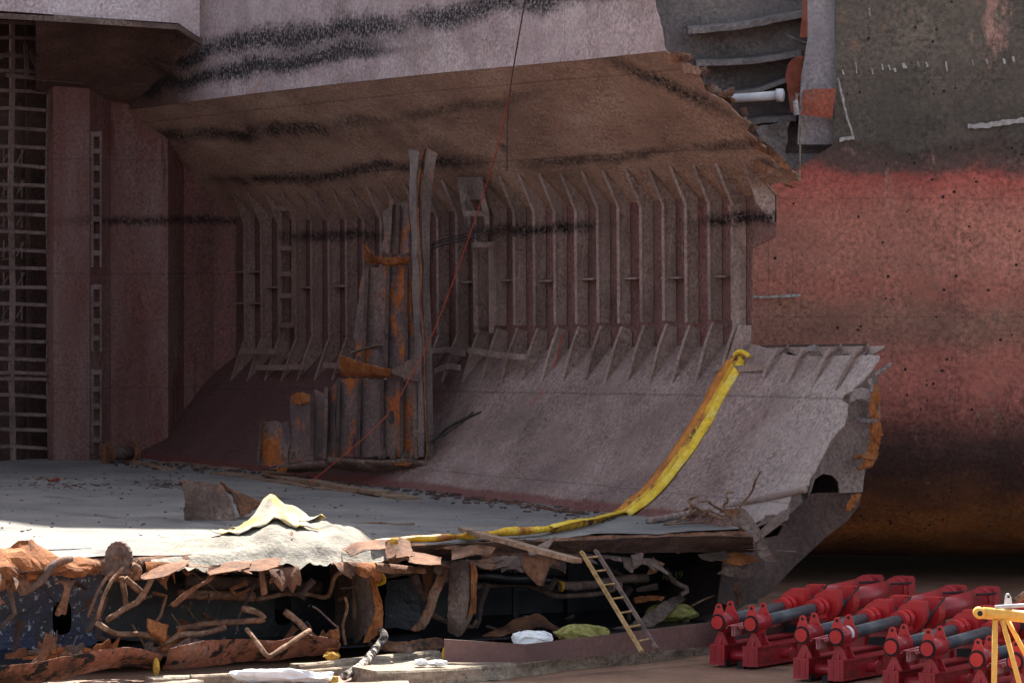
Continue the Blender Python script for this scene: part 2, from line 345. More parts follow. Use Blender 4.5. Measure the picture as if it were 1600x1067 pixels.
mat('boom_skirt', [(.3, srgb(200, 160, 30)), (.5, srgb(232, 196, 56)), (.7, srgb(220, 206, 120))], 3, .22, 26, rough=.55, bump=.5, bscale=14,
    patches=[(srgb(80, 60, 30), 1.6, .64, .07, (1, 1, .6))])
mat('boom_stain', [(.3, srgb(96, 54, 26)), (.45, srgb(170, 100, 30)), (.6, srgb(196, 124, 34)), (.75, srgb(214, 160, 36))], 1.3, .3, 24, rough=.5, bump=.5, bscale=14, patches=[(srgb(52, 30, 22), .9, .56, .08, (1, 1, .6)), (srgb(226, 182, 40), 2.0, .62, .06, (1, 1, .5))])
mat('jack_red', [(.3, srgb(126, 20, 28)), (.5, srgb(154, 27, 37)), (.7, srgb(168, 46, 54))], 1.6, .1, 30, rough=.42, spec=.5, bump=.06, coat=.15,
    patches=[(srgb(100, 26, 28), 1.1, .54, .14, (1, 1, 1)), (srgb(70, 46, 42), 3.2, .62, .05, (1, 1, .5)), (srgb(150, 110, 104), 7, .70, .04, (1, 1, 1))])
mat('jack_scuffed', [(.3, srgb(130, 40, 44)), (.5, srgb(160, 80, 84)), (.7, srgb(196, 160, 160))], 3, .2, 30, rough=.5, bump=.1)
mat('jack_bright', [(.3, srgb(164, 26, 32)), (.6, srgb(186, 38, 40))], 2, .08, 30, rough=.4, spec=.5, bump=.05, patches=[(srgb(130, 32, 30), 2.4, .60, .1, (1, 1, 1))])
mat('rag_red', [(.3, srgb(96, 34, 34)), (.6, srgb(130, 50, 46))], 4, .3, 24, bump=.4)
mat('jack_rod', [(.3, srgb(66, 68, 74)), (.6, srgb(92, 94, 98))], 2, .2, 30, rough=.45, metal=.3, bump=.1)
mat('black_rubber', [(.3, srgb(18, 18, 20)), (.6, srgb(32, 32, 34))], 3, .2, 30, rough=.6)
mat('crane_yellow', [(.3, srgb(222, 166, 62)), (.6, srgb(232, 182, 88))], 3, .1, 30, rough=.45, spec=.5, bump=.1, patches=[(srgb(200, 190, 170), 5, .70, .05, (1, 1, 1)), (srgb(120, 70, 30), 6, .73, .04, (1, 1, 1))])
mat('pale_metal', [(.3, srgb(180, 180, 182)), (.6, srgb(214, 214, 216))], 3, .12, 30, rough=.5, bump=.1)
mat('barrier', [(.3, srgb(92, 68, 66)), (.5, srgb(106, 78, 74)), (.7, srgb(118, 90, 84))], .8, .16, 30, rough=.6, bump=.1)
mat('white_cloth', [(.3, srgb(214, 216, 220)), (.6, srgb(236, 237, 238))], 3, .08, 20, bump=.3, bscale=12)
mat('green_sack', [(.3, srgb(96, 94, 50)), (.5, srgb(136, 130, 70)), (.65, srgb(160, 154, 100))], 4, .3, 24, bump=.6, bscale=16)
mat('yellow_tarp', [(.35, srgb(206, 166, 76)), (.46, srgb(190, 172, 124)), (.52, srgb(160, 152, 138))], 2.2, .12, 20, bump=.5, bscale=10)
mat('red_rope', [(.3, srgb(150, 62, 44)), (.6, srgb(186, 84, 60))], 8, .1, 30, bump=0)
mat('dark_cable', [(.3, srgb(40, 38, 40)), (.6, srgb(70, 64, 62))], 8, .2, 30, bump=0)
mat('chalk', [(.3, srgb(130, 126, 122)), (.6, srgb(184, 180, 176))], 6, .3, 30, bump=.2)
mat('yellow_paint', [(.3, srgb(150, 140, 70)), (.6, srgb(166, 156, 90))], 6, .2, 30, bump=0)
mat('hose_stripe', [(.3, srgb(60, 54, 52)), (.5, srgb(84, 76, 72)), (.56, srgb(196, 184, 172)), (.7, srgb(206, 196, 186))], 7, .3, 30, bump=.3)
HB = [(-1, srgb(40, 30, 24)), (.5, srgb(94, 66, 47)), (1.2, srgb(164, 105, 59)), (1.9, srgb(122, 79, 55)), (2.5, srgb(79, 56, 51)), (3.1, srgb(81, 60, 57)), (3.7, srgb(125, 79, 72)), (4.4, srgb(173, 106, 95)),  # low bands put bilge underside shade and orange bounce light into the colour
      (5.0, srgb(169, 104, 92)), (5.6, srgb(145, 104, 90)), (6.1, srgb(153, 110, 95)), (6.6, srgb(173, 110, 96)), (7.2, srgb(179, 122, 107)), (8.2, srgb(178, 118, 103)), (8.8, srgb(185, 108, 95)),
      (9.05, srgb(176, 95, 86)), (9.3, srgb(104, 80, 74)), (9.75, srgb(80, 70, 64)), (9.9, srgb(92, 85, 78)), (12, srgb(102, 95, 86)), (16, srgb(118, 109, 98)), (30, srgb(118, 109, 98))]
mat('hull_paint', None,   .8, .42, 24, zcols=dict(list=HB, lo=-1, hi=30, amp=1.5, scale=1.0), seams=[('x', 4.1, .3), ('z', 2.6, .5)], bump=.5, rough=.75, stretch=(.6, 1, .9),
    speck=(srgb(46, 36, 34), 4.2, .15), patches=[(srgb(140, 110, 94), .5, .60, .14, (1, 1, 1)), (srgb(136, 106, 92), 2.6, .60, .10, (1, 1, .5)), (srgb(90, 70, 62), 1.1, .66, .08, (.35, 1, 1)), (srgb(176, 136, 124), .9, .62, .1, (1, 1, .4)), (srgb(60, 48, 46), 3.5, .70, .04, (.5, 1, 1)), (srgb(194, 172, 164), 4.5, .71, .04, (1, 1, .5)), (srgb(178, 84, 78), 1.7, .66, .06, (1, 1, .6)), (srgb(104, 86, 76), 3.0, .64, .07, (1.5, 1, .12))])
mat('hull_strip', [(.3, srgb(126, 120, 120)), (.5, srgb(154, 146, 148)), (.7, srgb(168, 160, 160))], .9, .4, 30, bump=.5, patches=[(srgb(80, 72, 70), 1.3, .62, .1, (1, 1, .5))])
mat('hull_grey', [(.3, srgb(88, 82, 82)), (.5, srgb(114, 106, 104)), (.7, srgb(134, 124, 120))], .9, .4, 30, bump=.5,
    patches=[(srgb(70, 62, 60), 1.3, .64, .08, (1, 1, .5)), (srgb(170, 100, 76), 1.6, .69, .06, (1, 1, 1))])
mat('hull_rust', [(.3, srgb(118, 62, 48)), (.5, srgb(158, 86, 66)), (.7, srgb(150, 104, 90))], 2, .3, 30, bump=.4)
M = MAT

# ------------------------------------------------------------------ ground
g = MB(); g.face([(-400, -50, 0), (400, -50, 0), (400, 600, 0), (-400, 600, 0)])
tag(g.build('ground', M['dock']), 'rust stained dock floor under the wreck', 'ground', kind='structure')

# ------------------------------------------------------------------ red ship behind (also keeps the sun off the dock)
ship = empty('ship_hull', (8, 90, 0))
tag(ship, 'tall red and dark grey ship hull standing behind the wreck on the right', 'ship')
prof = [(34, 90), (20, 90), (16, 90), (13, 90), (11, 90), (9.75, 90), (8, 90), (6, 90), (4.8, 90), (4.0, 90.05), (3.3, 90.25), (2.6, 90.6), (1.9, 91.15), (1.3, 91.9), (.8, 92.8), (.5, 93.8), (.4, 95.5), (.38, 104)]
xs = [4.3 + i * .5 for i in range(74)]
g = MB(); rows = []
for z, Y in prof:
    r = []
    for x in xs:
        xx = max(x, 7.08 + .04 * math.sin(z * 3)) if z > 9.7 else x
        r.append(Vector((xx, Y - .03 * max(0, x - 8), z)))
    rows.append(r)
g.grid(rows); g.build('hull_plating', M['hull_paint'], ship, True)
# unseen wall added behind the ship, shaped to cast the wanted shadow edge
def shade(P):
    s = (112 - P.y) / SUN.y; return (P.x + SUN.x * s, P.z + SUN.z * s)
edge = [on_floor(-400, 806), on_floor(0, 814), on_floor(85, 824), on_floor(320, 827), on_floor(450, 838), on_floor(600, 852), cut(665, 905, 30.8), ground(760, 1048, .25), ground(800, 1100, .2)]
pe = [shade(p) for p in edge]
pe += [(pe[-1][0] + 3, 61), (70, 61)]
poly = [Vector((x, 112, z)) for x, z in pe] + [Vector((70, 112, .4)), Vector((pe[0][0] - 8, 112, .4)), Vector((pe[0][0] - 8, 112, pe[0][1] - .8))]
MB().prism(poly, (0, 2, 0)).build('sun_blocker', M['hull_grey'], ship)
# opened side with its stiffeners above the water line
MB().grid(lerp_grid([[at(1042, -60, 91.6), at(1150, -60, 91.7), at(1300, -60, 91.4)], [at(1044, 100, 91.6), at(1150, 100, 91.9), at(1300, 100, 91.4)], [at(1100, 240, 91.6), at(1180, 240, 91.8), at(1300, 240, 91.4)]], 16, 12)).build('inner_plating', M['hull_grey'], ship)
g = MB(); g.prism([at(1262, -60, 90.3), at(1306, -60, 90.3), at(1304, 60, 90.3), at(1312, 150, 90.3), at(1308, 226, 90.3), at(1246, 226, 90.3), at(1252, 120, 90.3), at(1262, 60, 90.3)], (0, .05, 0)); g.build('side_strip', M['hull_strip'], ship)
for pts, r in [([(1075, 44), (1160, 36), (1240, 20), (1292, 12)], .11), ([(1088, 95), (1170, 92), (1230, 82), (1252, 78)], .1), ([(1130, 146), (1180, 138), (1225, 124), (1246, 117)], .07), ([(1168, 187), (1210, 183), (1244, 181)], .09)]:
    c = curve([at(x, y, 91.0) for x, y in pts], 5); g = MB()
    rows = []
    for k, p in enumerate(c):
        o = Vector((0, 0, .025 * nz(p, 3, 4)))
        rows.append([p + o + Vector((0, .75, .10)), p + o + Vector((0, .0, .0)), p + o + Vector((0, -.02, -r * 1.3))])
    g.grid(rows, .05); g.build('stiffener', M['hull_grey'], ship)
sheet([[at(1226, 54, 90.8), at(1262, 78, 90.6)], [at(1234, 60, 90.5), at(1268, 70, 90.4)]], 6, 4, .03).build('torn_stub', M['hull_grey'], ship)
sheet([[at(1255, -20, 90.6), at(1266, -20, 90.5)], [at(1250, 60, 90.7), at(1266, 62, 90.5)]], 4, 8, .02).build('rust_strip', M['hull_rust'], ship)
sheet([[at(1252, 88, 90.8), at(1258, 86, 90.7)], [at(1226, 108, 90.9), at(1256, 110, 90.8)], [at(1236, 182, 90.9), at(1250, 180, 90.9)]], 6, 10, .03).build('rust_web', M['hull_rust'], ship)
g = MB(); g.tube([at(1136, 155, 90.4), at(1180, 152, 90.2), at(1216, 149, 90.0)], .1, 12); g.tube([at(1214, 149.2, 90.0), at(1223, 149, 89.95)], .145, 14); g.build('pipe_stub', M['pale_metal'], ship, True)
sheet([[at(1252, 142, 89.7), at(1280, 138, 89.6), at(1307, 138, 89.7)], [at(1250, 182, 89.7), at(1275, 184, 89.6), at(1299, 188, 89.7)]], 10, 8, .04, rag=.02).build('rust_flap', M['hull_rust'], ship)
g = MB(); g.tube([at(1246, 146, 89.6), at(1243, 160, 89.6), at(1245, 180, 89.6)], .06, 8); g.build('white_edge', M['chalk'], ship)
g = MB(); g.tube(curve([at(1251, 184, 89.6), at(1250, 240, 89.6), at(1249, 284, 89.6)], 5), .025, 6); g.build('hanging_cable', M['timber'], ship)
sheet([[at(1180, 196, 90.9), at(1210, 192, 90.8), at(1236, 186, 90.7)], [at(1186, 222, 90.6), at(1206, 216, 90.9), at(1232, 230, 90.7)], [at(1200, 250, 90.7), at(1212, 245, 90.7), at(1228, 258, 90.7)]], 10, 10, .05).build('torn_web', M['hull_grey'], ship)
# chalk and scrape marks on the plating
def mark(pts, wd, Y=89.9):
    c = curve([at(x, y, Y - .03 * max(0, (x - 800) / FPX * Y - 8)) for x, y in pts], 7); g = MB(); rows = []
    for p in c:
        a = wd * (.6 + .9 * abs(nz(p, 8, 2))); j = nz(p, 9, 7) * wd * .5
        rows.append([p + Vector((j - (a if len(pts) > 1 and abs(pts[0][0] - pts[-1][0]) < abs(pts[0][1] - pts[-1][1]) else 0), 0, j + (a if abs(pts[0][0] - pts[-1][0]) >= abs(pts[0][1] - pts[-1][1]) else 0))),
                     p + Vector((j + (a if abs(pts[0][0] - pts[-1][0]) < abs(pts[0][1] - pts[-1][1]) else 0), 0, j - (a if abs(pts[0][0] - pts[-1][0]) >= abs(pts[0][1] - pts[-1][1]) else 0)))])
    g.grid(rows, .004); g.build('chalk_mark', M['chalk'], ship)
mark([(1176, 464), (1200, 464), (1225, 463), (1251, 461)], .032)
for x, y, h, wd in [(1362, 112, 8, .03), (1378, 105, 9, .02), (1389, 106, 9, .035), (1397, 110, 7, .04), (1412, 103, 9, .05), (1434, 100, 8, .02), (1447, 101, 8, .03), (1478, 104, 16, .025), (1519, 98, 9, .02), (1541, 96, 8, .03), (1568, 96, 9, .05), (1583, 93, 9, .035), (1337, 106, 18, .02), (1358, 19, 12, .03), (1316, 113, 8, .025)]:
    mark([(x, y - h / 2), (x + 1, y), (x + 2, y + h / 2)], wd * .8)
mark([(1309, 122), (1316, 150), (1324, 185), (1333, 212)], .028); mark([(1312, 219), (1336, 215)], .05)
mark([(1512, 198), (1545, 196), (1562, 192), (1600, 188)], .07)

# ------------------------------------------------------------------ the opened wreck
ang = math.atan2(D.y, D.x)
wreck = empty('ship_wreck', (X0, Y0, 0), ang)
tag(wreck, 'opened brown ship wreck with bare ribs, corrugated bulkhead and torn double bottom', 'shipwreck')
UF = 30.5
# side plating (jagged right end)
def su(z_, u):
    return 0
rows = []
NU = 90
for j in range(15):
    t = j / 14; r = []
    for i in range(NU + 1):
        s = i / NU
        # right limit by height
        umax = 26.35 if t > .70 else 25.45
        umax += .05 * nz((t * 8, 3, 0), 1, 3)
        u = -.6 + s * (umax + .6)
        zb = z_hop(u, 0) - .06; zt = z_top(u, 0) + .06
        z = zb + (zt - zb) * t
        r.append(H(u, -.02 + .015 * nz((u, z, 0), 1.3, 2), z))
    rows.append(r)
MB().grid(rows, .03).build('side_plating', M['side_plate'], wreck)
# hopper plate
rows = []
for j in range(61):
    t = j / 60; ww = WI * 1.04 * t; r = []
    for i in range(111):
        s = i / 110
        um = UF - .05 + .34 * nz((t * 6, 1, 4), 1, 5) + .20 * nz((t * 19, 1, 4), 1, 6) - (.45 if t > .86 else 0) - (.25 if .25 < t < .3 else 0)
        u = -.5 + s * (um + .5)
        if u > 25.6 and t < .06: ww = ww + (.02 + .06 * abs(nz((u * 1.7, 0, 0), 1, 3))) * (1 - t / .06)
        zz = z_hop(u, ww)
        if t < .05 and u > 25.6: zz += .02 * nz((u * 5, 0, 0), 1, 2)
        r.append(H(u, ww, zz + .02 * nz((u, ww, 0), .8, 3)))
    rows.append(r)
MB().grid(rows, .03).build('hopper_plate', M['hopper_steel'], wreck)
# stub of the side plating above the hopper at the cut end
rows = []
for j in range(5):
    t = j / 4; r = []
    for i in range(41):
        u = 25.3 + i / 40 * (5.05 - .75 * (j / 4) ** 1.5); zb = z_hop(u, 0) - .05; zt = z_of(555 + 9 * nz((u * 2.2, 1, 0), 1, 8) + 5 * nz((u * 7, 1, 0), 1, 9) + (8 if u > 29.5 else 0), Yh(u, 0)); r.append(H(u, -.02, zb + (zt - zb) * t))
    rows.append(r)
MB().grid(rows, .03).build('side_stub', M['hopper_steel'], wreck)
# topside tank plate
rows = []
for j in range(61):
    t = j / 60; ww = WI * t; r = []
    for i in range(101):
        s = i / 100
        um = interp([(0, 27.9), (.12, 27.7), (.3, 27.45), (.55, 27.6), (.75, 27.3), (1, 26.75)], t) + .26 * nz((t * 7, 5, 0), 1, 1) + .24 * nz((t * 19, 5, 0), 1, 2)
        if t < .09: um = 26.4
        u = -.5 + s * (um + .5)
        dent = -.10 * math.sin(math.pi * t) * max(0, (u - 22) / 6)
        r.append(H(u, ww, z_top(u, ww) + dent + .02 * nz((u, ww, 1), .7, 3)))
    rows.append(r)
MB().grid(rows, .03).build('topside_plate', M['topside_steel'], wreck)
# coaming: upright plate inboard
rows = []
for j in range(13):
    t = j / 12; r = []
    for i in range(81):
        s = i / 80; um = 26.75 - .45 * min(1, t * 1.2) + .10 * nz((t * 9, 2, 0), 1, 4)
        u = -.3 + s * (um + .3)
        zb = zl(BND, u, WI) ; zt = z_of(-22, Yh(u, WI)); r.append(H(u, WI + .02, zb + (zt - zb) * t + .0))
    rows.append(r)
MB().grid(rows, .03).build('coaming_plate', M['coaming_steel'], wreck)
# torn lips at the cut end of the topside
for k, (pts, m) in enumerate([
    ([[(1040, 78, 26.6), (1062, 82, 26.8), (1086, 90, 27)], [(1046, 92, 26.6), (1064, 98, 27), (1088, 98, 27.3)]], 'rust_torn'),
    ([[(1088, 106, 27.1), (1103, 104, 27.4)], [(1096, 122, 27.0), (1106, 116, 27.3)]], 'rust_grey'),
    ([[(1120, 142, 27.3), (1148, 136, 27.7)], [(1128, 158, 27.2), (1146, 150, 27.5)]], 'rust_grey'),
    ([[(1150, 170, 27.4), (1170, 166, 27.7)], [(1158, 190, 27.3), (1168, 182, 27.6)]], 'rust_grey'),
    ([[(1165, 205, 27.2), (1196, 222, 27.5), (1242, 268, 27.9)], [(1170, 226, 27.2), (1205, 248, 27.5), (1232, 272, 27.9)]], 'rust_torn'),
    ([[(1176, 248, 26.9), (1212, 262, 27.6), (1242, 296, 28.1)], [(1176, 268, 26.9), (1206, 272, 27.6), (1226, 288, 28.1)]], 'rust_torn')]):
    g = [[cut(x, y, u) for x, y, u in r] for r in pts]
    sheet(g, 12, 6, .06, 3, .08, .03, k).build('torn_lip', M[m], wreck)
for k, (x_, y_, dx_, dy_) in enumerate([(1052, 92, 26, -4), (1074, 104, 24, 8), (1108, 138, 20, 2), (1128, 160, 22, -6), (1146, 180, 24, 6), (1164, 202, 22, -4), (1182, 226, 26, 14), (1198, 244, 24, 20)]):
    sheet([[cut(x_ - 12, y_ - 8, 26.9), cut(x_ + dx_ * .5, y_ - 7 + dy_ * .5, 27.4), cut(x_ + dx_, y_ + dy_, 27.8)], [cut(x_ - 8, y_ + 12, 26.9), cut(x_ + dx_ * .5, y_ + 8 + dy_ * .5, 27.3), cut(x_ + dx_ * .9, y_ + 5 + dy_, 27.7)]], 12, 6, .04, 3, .09, .015, 400 + k).build('torn_lip', M[('rust_torn', 'topside_steel', 'rust_grey')[k % 3]], wreck)
# frames: web, flange and both brackets in one mesh each
tips = [360, 386, 413, 439, 464, 491, 518, 545, 572, 601, 630, 660, 690, 720, 749, 779, 810, 842, 875, 909, 941, 976, 1011, 1046, 1082, 1118]
DU = Vector((D.x, D.y, 0))
for i, tp in enumerate(tips):
    u = u_of(tp, WT); j = lambda: R.uniform(-.03, .03)
    zt, zkt = z_top(u, WT) - .02, zl(KNEE_T, u, WK) + j()
    zkb, ztb = zl(KNEE_B, u, WK) + j(), z_hop(u, WT) + .02
    g = MB()
    gap = .10 if i > 12 else 0                # the lower brackets tore off the frames on the right
    p1 = [(0, z_top(u, 0)), (WT, zt), (WK + .02, zkt), (WK, zkb + gap), (0, zkb + gap - .02)]
    ins = lambda a, b, n: [(a[0] + (b[0] - a[0]) * q / n + .012 * nz((u * 3, a[1] + q, 1), 2, q), a[1] + (b[1] - a[1]) * q / n) for q in range(1, n)]
    pa = [p1[0], p1[1]] + ins(p1[1], p1[2], 4) + [p1[2]] + ins(p1[2], p1[3], 8) + [p1[3], p1[4]]
    g.prism([H(u + .035 * nz((i * 5.1, b, 0), .8, 3), a, b) for a, b in pa], DU * .045)
    p2 = [(0, zkb - .04), (WK - .04, zkb + .03), (WK + .14, zkb - .40), (WT, ztb), (0, z_hop(u, 0))]
    uu = u + (.05 if i > 12 else 0) * (1 + j() * 10)
    g.prism([H(uu, a, b) for a, b in [p2[0], p2[1]] + ins(p2[1], p2[2], 4) + [p2[2]] + ins(p2[2], p2[3], 4) + [p2[3], p2[4]]], DU * .045)
    for a, b in ((p1[1], p1[2]), (p1[2], p1[3])):
        g.bar(H(u + .025, a[0], a[1]), H(u + .025, b[0], b[1]), .11, .025, up=(N.x, N.y, 0))
    for a, b in ((p2[1], p2[2]), (p2[2], p2[3])):
        g.bar(H(uu + .025, a[0], a[1]), H(uu + .025, b[0], b[1]), .10, .025, up=(N.x, N.y, 0))
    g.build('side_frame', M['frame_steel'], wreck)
for bx, tx in [(1128, 1150), (1186, 1206), (1227, 1247), (1268, 1287), (1310, 1331)]:
    u = u_of(bx, WT); g = MB(); zt = z_of(549 if bx > 1150 else 512, Yh(u, .1))
    pl = [(0, zt + .05), (.26, zt + .06), (.44, (zt + z_hop(u, WT)) / 2 + .16), (WT + .08, z_hop(u, WT + .08) + .02), (0, z_hop(u, 0))]
    g.prism([H(u, a, b) for a, b in pl], DU * .05)
    for a, b in zip(pl[1:], pl[2:4]): g.bar(H(u + .025, *a), H(u + .025, *b), .11, .03, up=(N.x, N.y, 0))
    g.build('frame_stub', M['frame_steel'], wreck)
# last frame web left standing at the right end of the plating
u = 25.2; g = MB(); g.prism([H(u, 0, z_top(u, 0) - .1), H(u, .42, z_of(322, Yh(u, .4))), H(u, .30, z_of(345, Yh(u, .3))), H(u, .30, z_of(519, Yh(u, .3))), H(u, 0, z_of(519, Yh(u, 0)))], DU * .05)
g.build('side_frame', M['frame_steel'], wreck)
u = 26.3; g = MB(); g.prism([H(u, 0, z_top(u, 0)), H(u, .75, z_top(u, .75)), H(u, .42, z_of(318, Yh(u, .4))), H(u, 0, z_of(352, Yh(u, 0)))], DU * .05); g.build('bracket_plate', M['frame_steel'], wreck)
# little shelves between the frames
def shelf(pa, pb, y, dep=.2):
    ua, ub = u_of(pa, .15), u_of(pb, .15); za = z_of(y, Yh((ua + ub) / 2, .1)); g = MB()
    g.prism([H(ua, 0, za), H(ub, 0, za), H(ub, dep, za - .02), H(ua, dep, za - .02)], (0, 0, .035)); g.build('shelf_plate', M['frame_steel'], wreck)
for pa, pb, y in [(716, 738, 441), (776, 798, 438), (838, 864, 439), (902, 930, 436), (968, 996, 435), (1036, 1064, 434), (1108, 1136, 432), (412, 436, 449), (468, 490, 449), (520, 543, 447), (370, 412, 425), (370, 412, 474)]:
    shelf(pa, pb, y)
# bars lying across the lower brackets
for pts in [[(378, 548, .7), (432, 549, .7)], [(400, 574, .8), (448, 574, .8)], [(452, 573, .8), (478, 573, .8)], [(506, 570, .8), (536, 572, .8)], [(678, 548, .6), (700, 546, .65), (726, 552, .7)], [(680, 580, .85), (700, 572, .85), (718, 574, .85)], [(732, 547, .75), (775, 554, .78), (820, 558, .8)], [(1118, 574, .5), (1154, 576, .5), (1200, 574, .5)]]:
    g = MB(); c = [side(x, y, ww) for x, y, ww in pts]
    for a, b in zip(c, c[1:]): g.bar(a, b, .06, .13)
    g.build('cross_bar', M['frame_steel'], wreck)
# rung ladder between two frames
def rungs(xa, xb, ys, ww, name, mt, hgt=.07):
    g = MB(); top, bot = ys[0] - 3, ys[-1] + 3
    for x in (xa, xb): g.bar(side(x, top, ww), side(x, bot, ww), .07, .05, up=(D.x, D.y, 0))
    o = g.build(name, mt, wreck)
    for y in ys:
        g = MB(); g.bar(side(xa + 1, y, ww), side(xb - 1, y, ww), .09, hgt); g.build('rung', mt, o)
rungs(438, 458, [326, 388, 428, 462, 508], .34, 'rung_ladder', M['frame_steel'], .12)
# holed bracket and its stub beneath, mid hull
u = u_of(735, .5)
g = MB(); a = lambda x, y, ww=.85: side(x, y, ww)
outl = [(713, 277), (752, 277), (762, 322), (763, 362), (728, 366), (722, 330)]
def holed(pts, holes, ww, name, mt):
    bm = bmesh.new(); g = MB()
    return g
for q in ([(713, 277), (752, 277), (757, 312), (719, 312)], [(719, 312), (731, 312), (733, 330), (722, 330)], [(750, 312), (757, 312), (762, 330), (753, 330)], [(722, 330), (762, 330), (763, 338), (724, 338)], [(724, 338), (732, 338), (733, 354), (727, 354)], [(755, 338), (763, 338), (763, 354), (756, 354)], [(727, 354), (763, 354), (763, 364), (728, 366)]):
    g.prism([a(x, y) for x, y in q], Vector((DU * .07)))
g.build('holed_bracket', M['frame_steel'], wreck)
g = MB()
g.bar(a(740, 383, .7), a(768, 382, .7), .12, .12); g.bar(a(742, 384, .6), a(744, 520, .5), .10, .06, up=(D.x, D.y, 0)); g.bar(a(767, 384, .6), a(768, 520, .5), .10, .06, up=(D.x, D.y, 0))
g.build('double_frame', M['frame_steel'], wreck)
for k in range(5):
    c = curve([a(730 + R.uniform(-4, 30), 362 + R.uniform(-3, 12), .9), a(690 + R.uniform(-15, 15), 385 + R.uniform(-10, 20), 1.0), a(676, 372 + k * 9, 1.0)] if k > 1 else [a(735 + 8 * k, 352, .9), a(742 + 4 * k, 372, .95), a(760, 378, .9)], 5)
    MB().tube(c, .02, 5).build('cable_end', M['dark_cable'], wreck)
# corrugated bulkhead
cor = [(396, .55), (334, 0), (286, 0), (262, .6), (222, 0), (172, 0), (139, .6), (84, .6), (70, .05), (-60, .05)]
def bh(px, u, z):
    ww = w_of(px, u); return H(u, ww, z)
rows = []
pts = []
for (p, u), (p2, u2) in zip(cor, cor[1:]):
    n = 4
    for k in range(n): pts.append((p + (p2 - p) * k / n, u + (u2 - u) * k / n))
pts = [q for q in pts if q[0] > 76]
for j in range(13):
    rows.append([bh(p, u, 1.9 + (11.9 - 1.9) * j / 12) for p, u in pts])
MB().grid(rows, .03).build('corrugated_bulkhead', M['bulkhead_steel'], wreck)
g = MB(); g.grid([[H(.05, w_of(-60, .05), 1.9), H(.05, 22, 1.9)], [H(.05, w_of(-60, .05), 12.2), H(.05, 22, 12.2)]], .03); g.build('corrugated_bulkhead', M['bulkhead_steel'], wreck)
g = MB(); g.grid([[H(-1.4, 2.8, 13.9), H(-1.4, 22, 13.9)], [H(4.2, 2.8, 13.9), H(4.2, 22, 13.9)]], .05); g.build('cross_deck', M['dark_steel'], wreck)
g = MB(); g.grid([[H(-.5, 22.1, .3), H(28, 22.1, .3)], [H(-.5, 22.1, 13), H(27, 22.1, 13)]], .05); g.build('side_plating', M['side_plate'], wreck)
# recess with the stiffener grid at the left end
g = MB(); g.face([bh(84, -1.4, 1.8), bh(-120, -1.4, 1.8), bh(-120, -1.4, 13.8), bh(84, -1.4, 13.8)]); g.build('recess_plate', M['dark_steel'], wreck)
gy = [34, 60, 86, 112, 142, 171, 200, 229, 259, 287, 315, 336, 363, 392, 419, 448, 475, 505, 533, 561, 583, 591, 618, 645, 671, 697]
def bpt(px, py, u=.1):
    ww = w_of(px, u); Y = Yh(u, ww); return Vector(((px - 800) / FPX * Y, Y, z_of(py, Y)))
for px_, wd in ((18, .15), (76, .11), (-22, .12)):
    g = MB(); c = [bpt(px_ + 2.0 * math.sin(y / 60) + (4 if y > 600 else 0), y, .1) for y in (20, 150, 300, 450, 580, 720)]
    for p, q in zip(c, c[1:]): g.bar(p, q, .10, wd, up=(D.x, D.y, 0))
    g.build('grid_post', M['grid_steel'], wreck)
g = MB(); g.bar(bpt(42, 20, -1.0), bpt(46, 720, -1.0), .1, .1, up=(D.x, D.y, 0)); g.build('grid_post', M['dark_steel'], wreck)
for y in gy:
    g = MB(); c = [bpt(-40, y + R.uniform(-2, 2), .1), bpt(18, y + R.uniform(-2, 2), .1), bpt(82, y + 3 + R.uniform(-2, 2), .1)]
    for p, q in zip(c, c[1:]): g.bar(p, q, .16, .085)
    g.build('grid_bar', M['grid_steel'], wreck)
for k in range(6):                              # pale stair rails seen through the grid
    y = 232 + k * 48; g = MB()
    for p, q in (((2, y + 26), (13, y + 8)), ((26, y + 24), (38, y + 2)), ((6, y), (6, y + 30)), ((34, y + 2), (34, y + 28)), ((2, y + 30), (14, y + 28))):
        g.tube([bpt(*p, -.8), bpt(*q, -.8)], .022, 6)
    g.build('stair_rail', M['cut_steel'], wreck)
# rung strip beside the proud corrugation
for k in range(19):
    if k in (8, 13): continue
    y = 206 + k * 26.5; g = MB()
    for q in ([(141, y), (158, y), (158, y + 8), (141, y + 8)], [(141, y + 8), (145, y + 8), (145, y + 26), (141, y + 26)], [(155, y + 8), (158, y + 8), (158, y + 26), (155, y + 26)]):
        g.prism([bpt(x, yy, .66) for x, yy in q], DU * .05)
    g.build('rung_plate', M['grid_steel'], wreck)
# sloping shelf under the cross deck, cross deck girder
rows = lerp_grid([[bpt(212, 162, .2), bpt(140, 150, .2), bpt(56, 142, .2)], [bpt(322, 68, 4.3), bpt(272, 40, 4.3), bpt(56, 30, 4.3)]], 24, 10)
MB().grid(rows, .03).build('stool_plate', M['stool_steel'], wreck)
g = MB(); g.prism([bpt(335, -30, 4.3), bpt(320, 68, 4.3), bpt(278, 37, 4.3), bpt(-80, 12, 4.3), bpt(-80, -60, 4.3)], DU * .06); g.build('deck_girder', M['girder_steel'], wreck)
g = MB(); c = [bpt(-80, 21, 4.45), bpt(100, 31, 4.45), bpt(278, 43, 4.45), bpt(322, 72, 4.45)]
for p, q in zip(c, c[1:]): g.bar(p, q, .16, .13)
g.build('girder_flange', M['rust_grey'], wreck)
for p, q in (((40, 70), (42, 120)), ((44, 78), (70, 128)), ((10, 118), (130, 130)), ((74, 70), (115, 34)), ((0, 90), (16, 84))):
    MB().bar(bpt(*p, .9), bpt(*q, .9), .08, .1).build('deck_brace', M['dark_steel'], wreck)
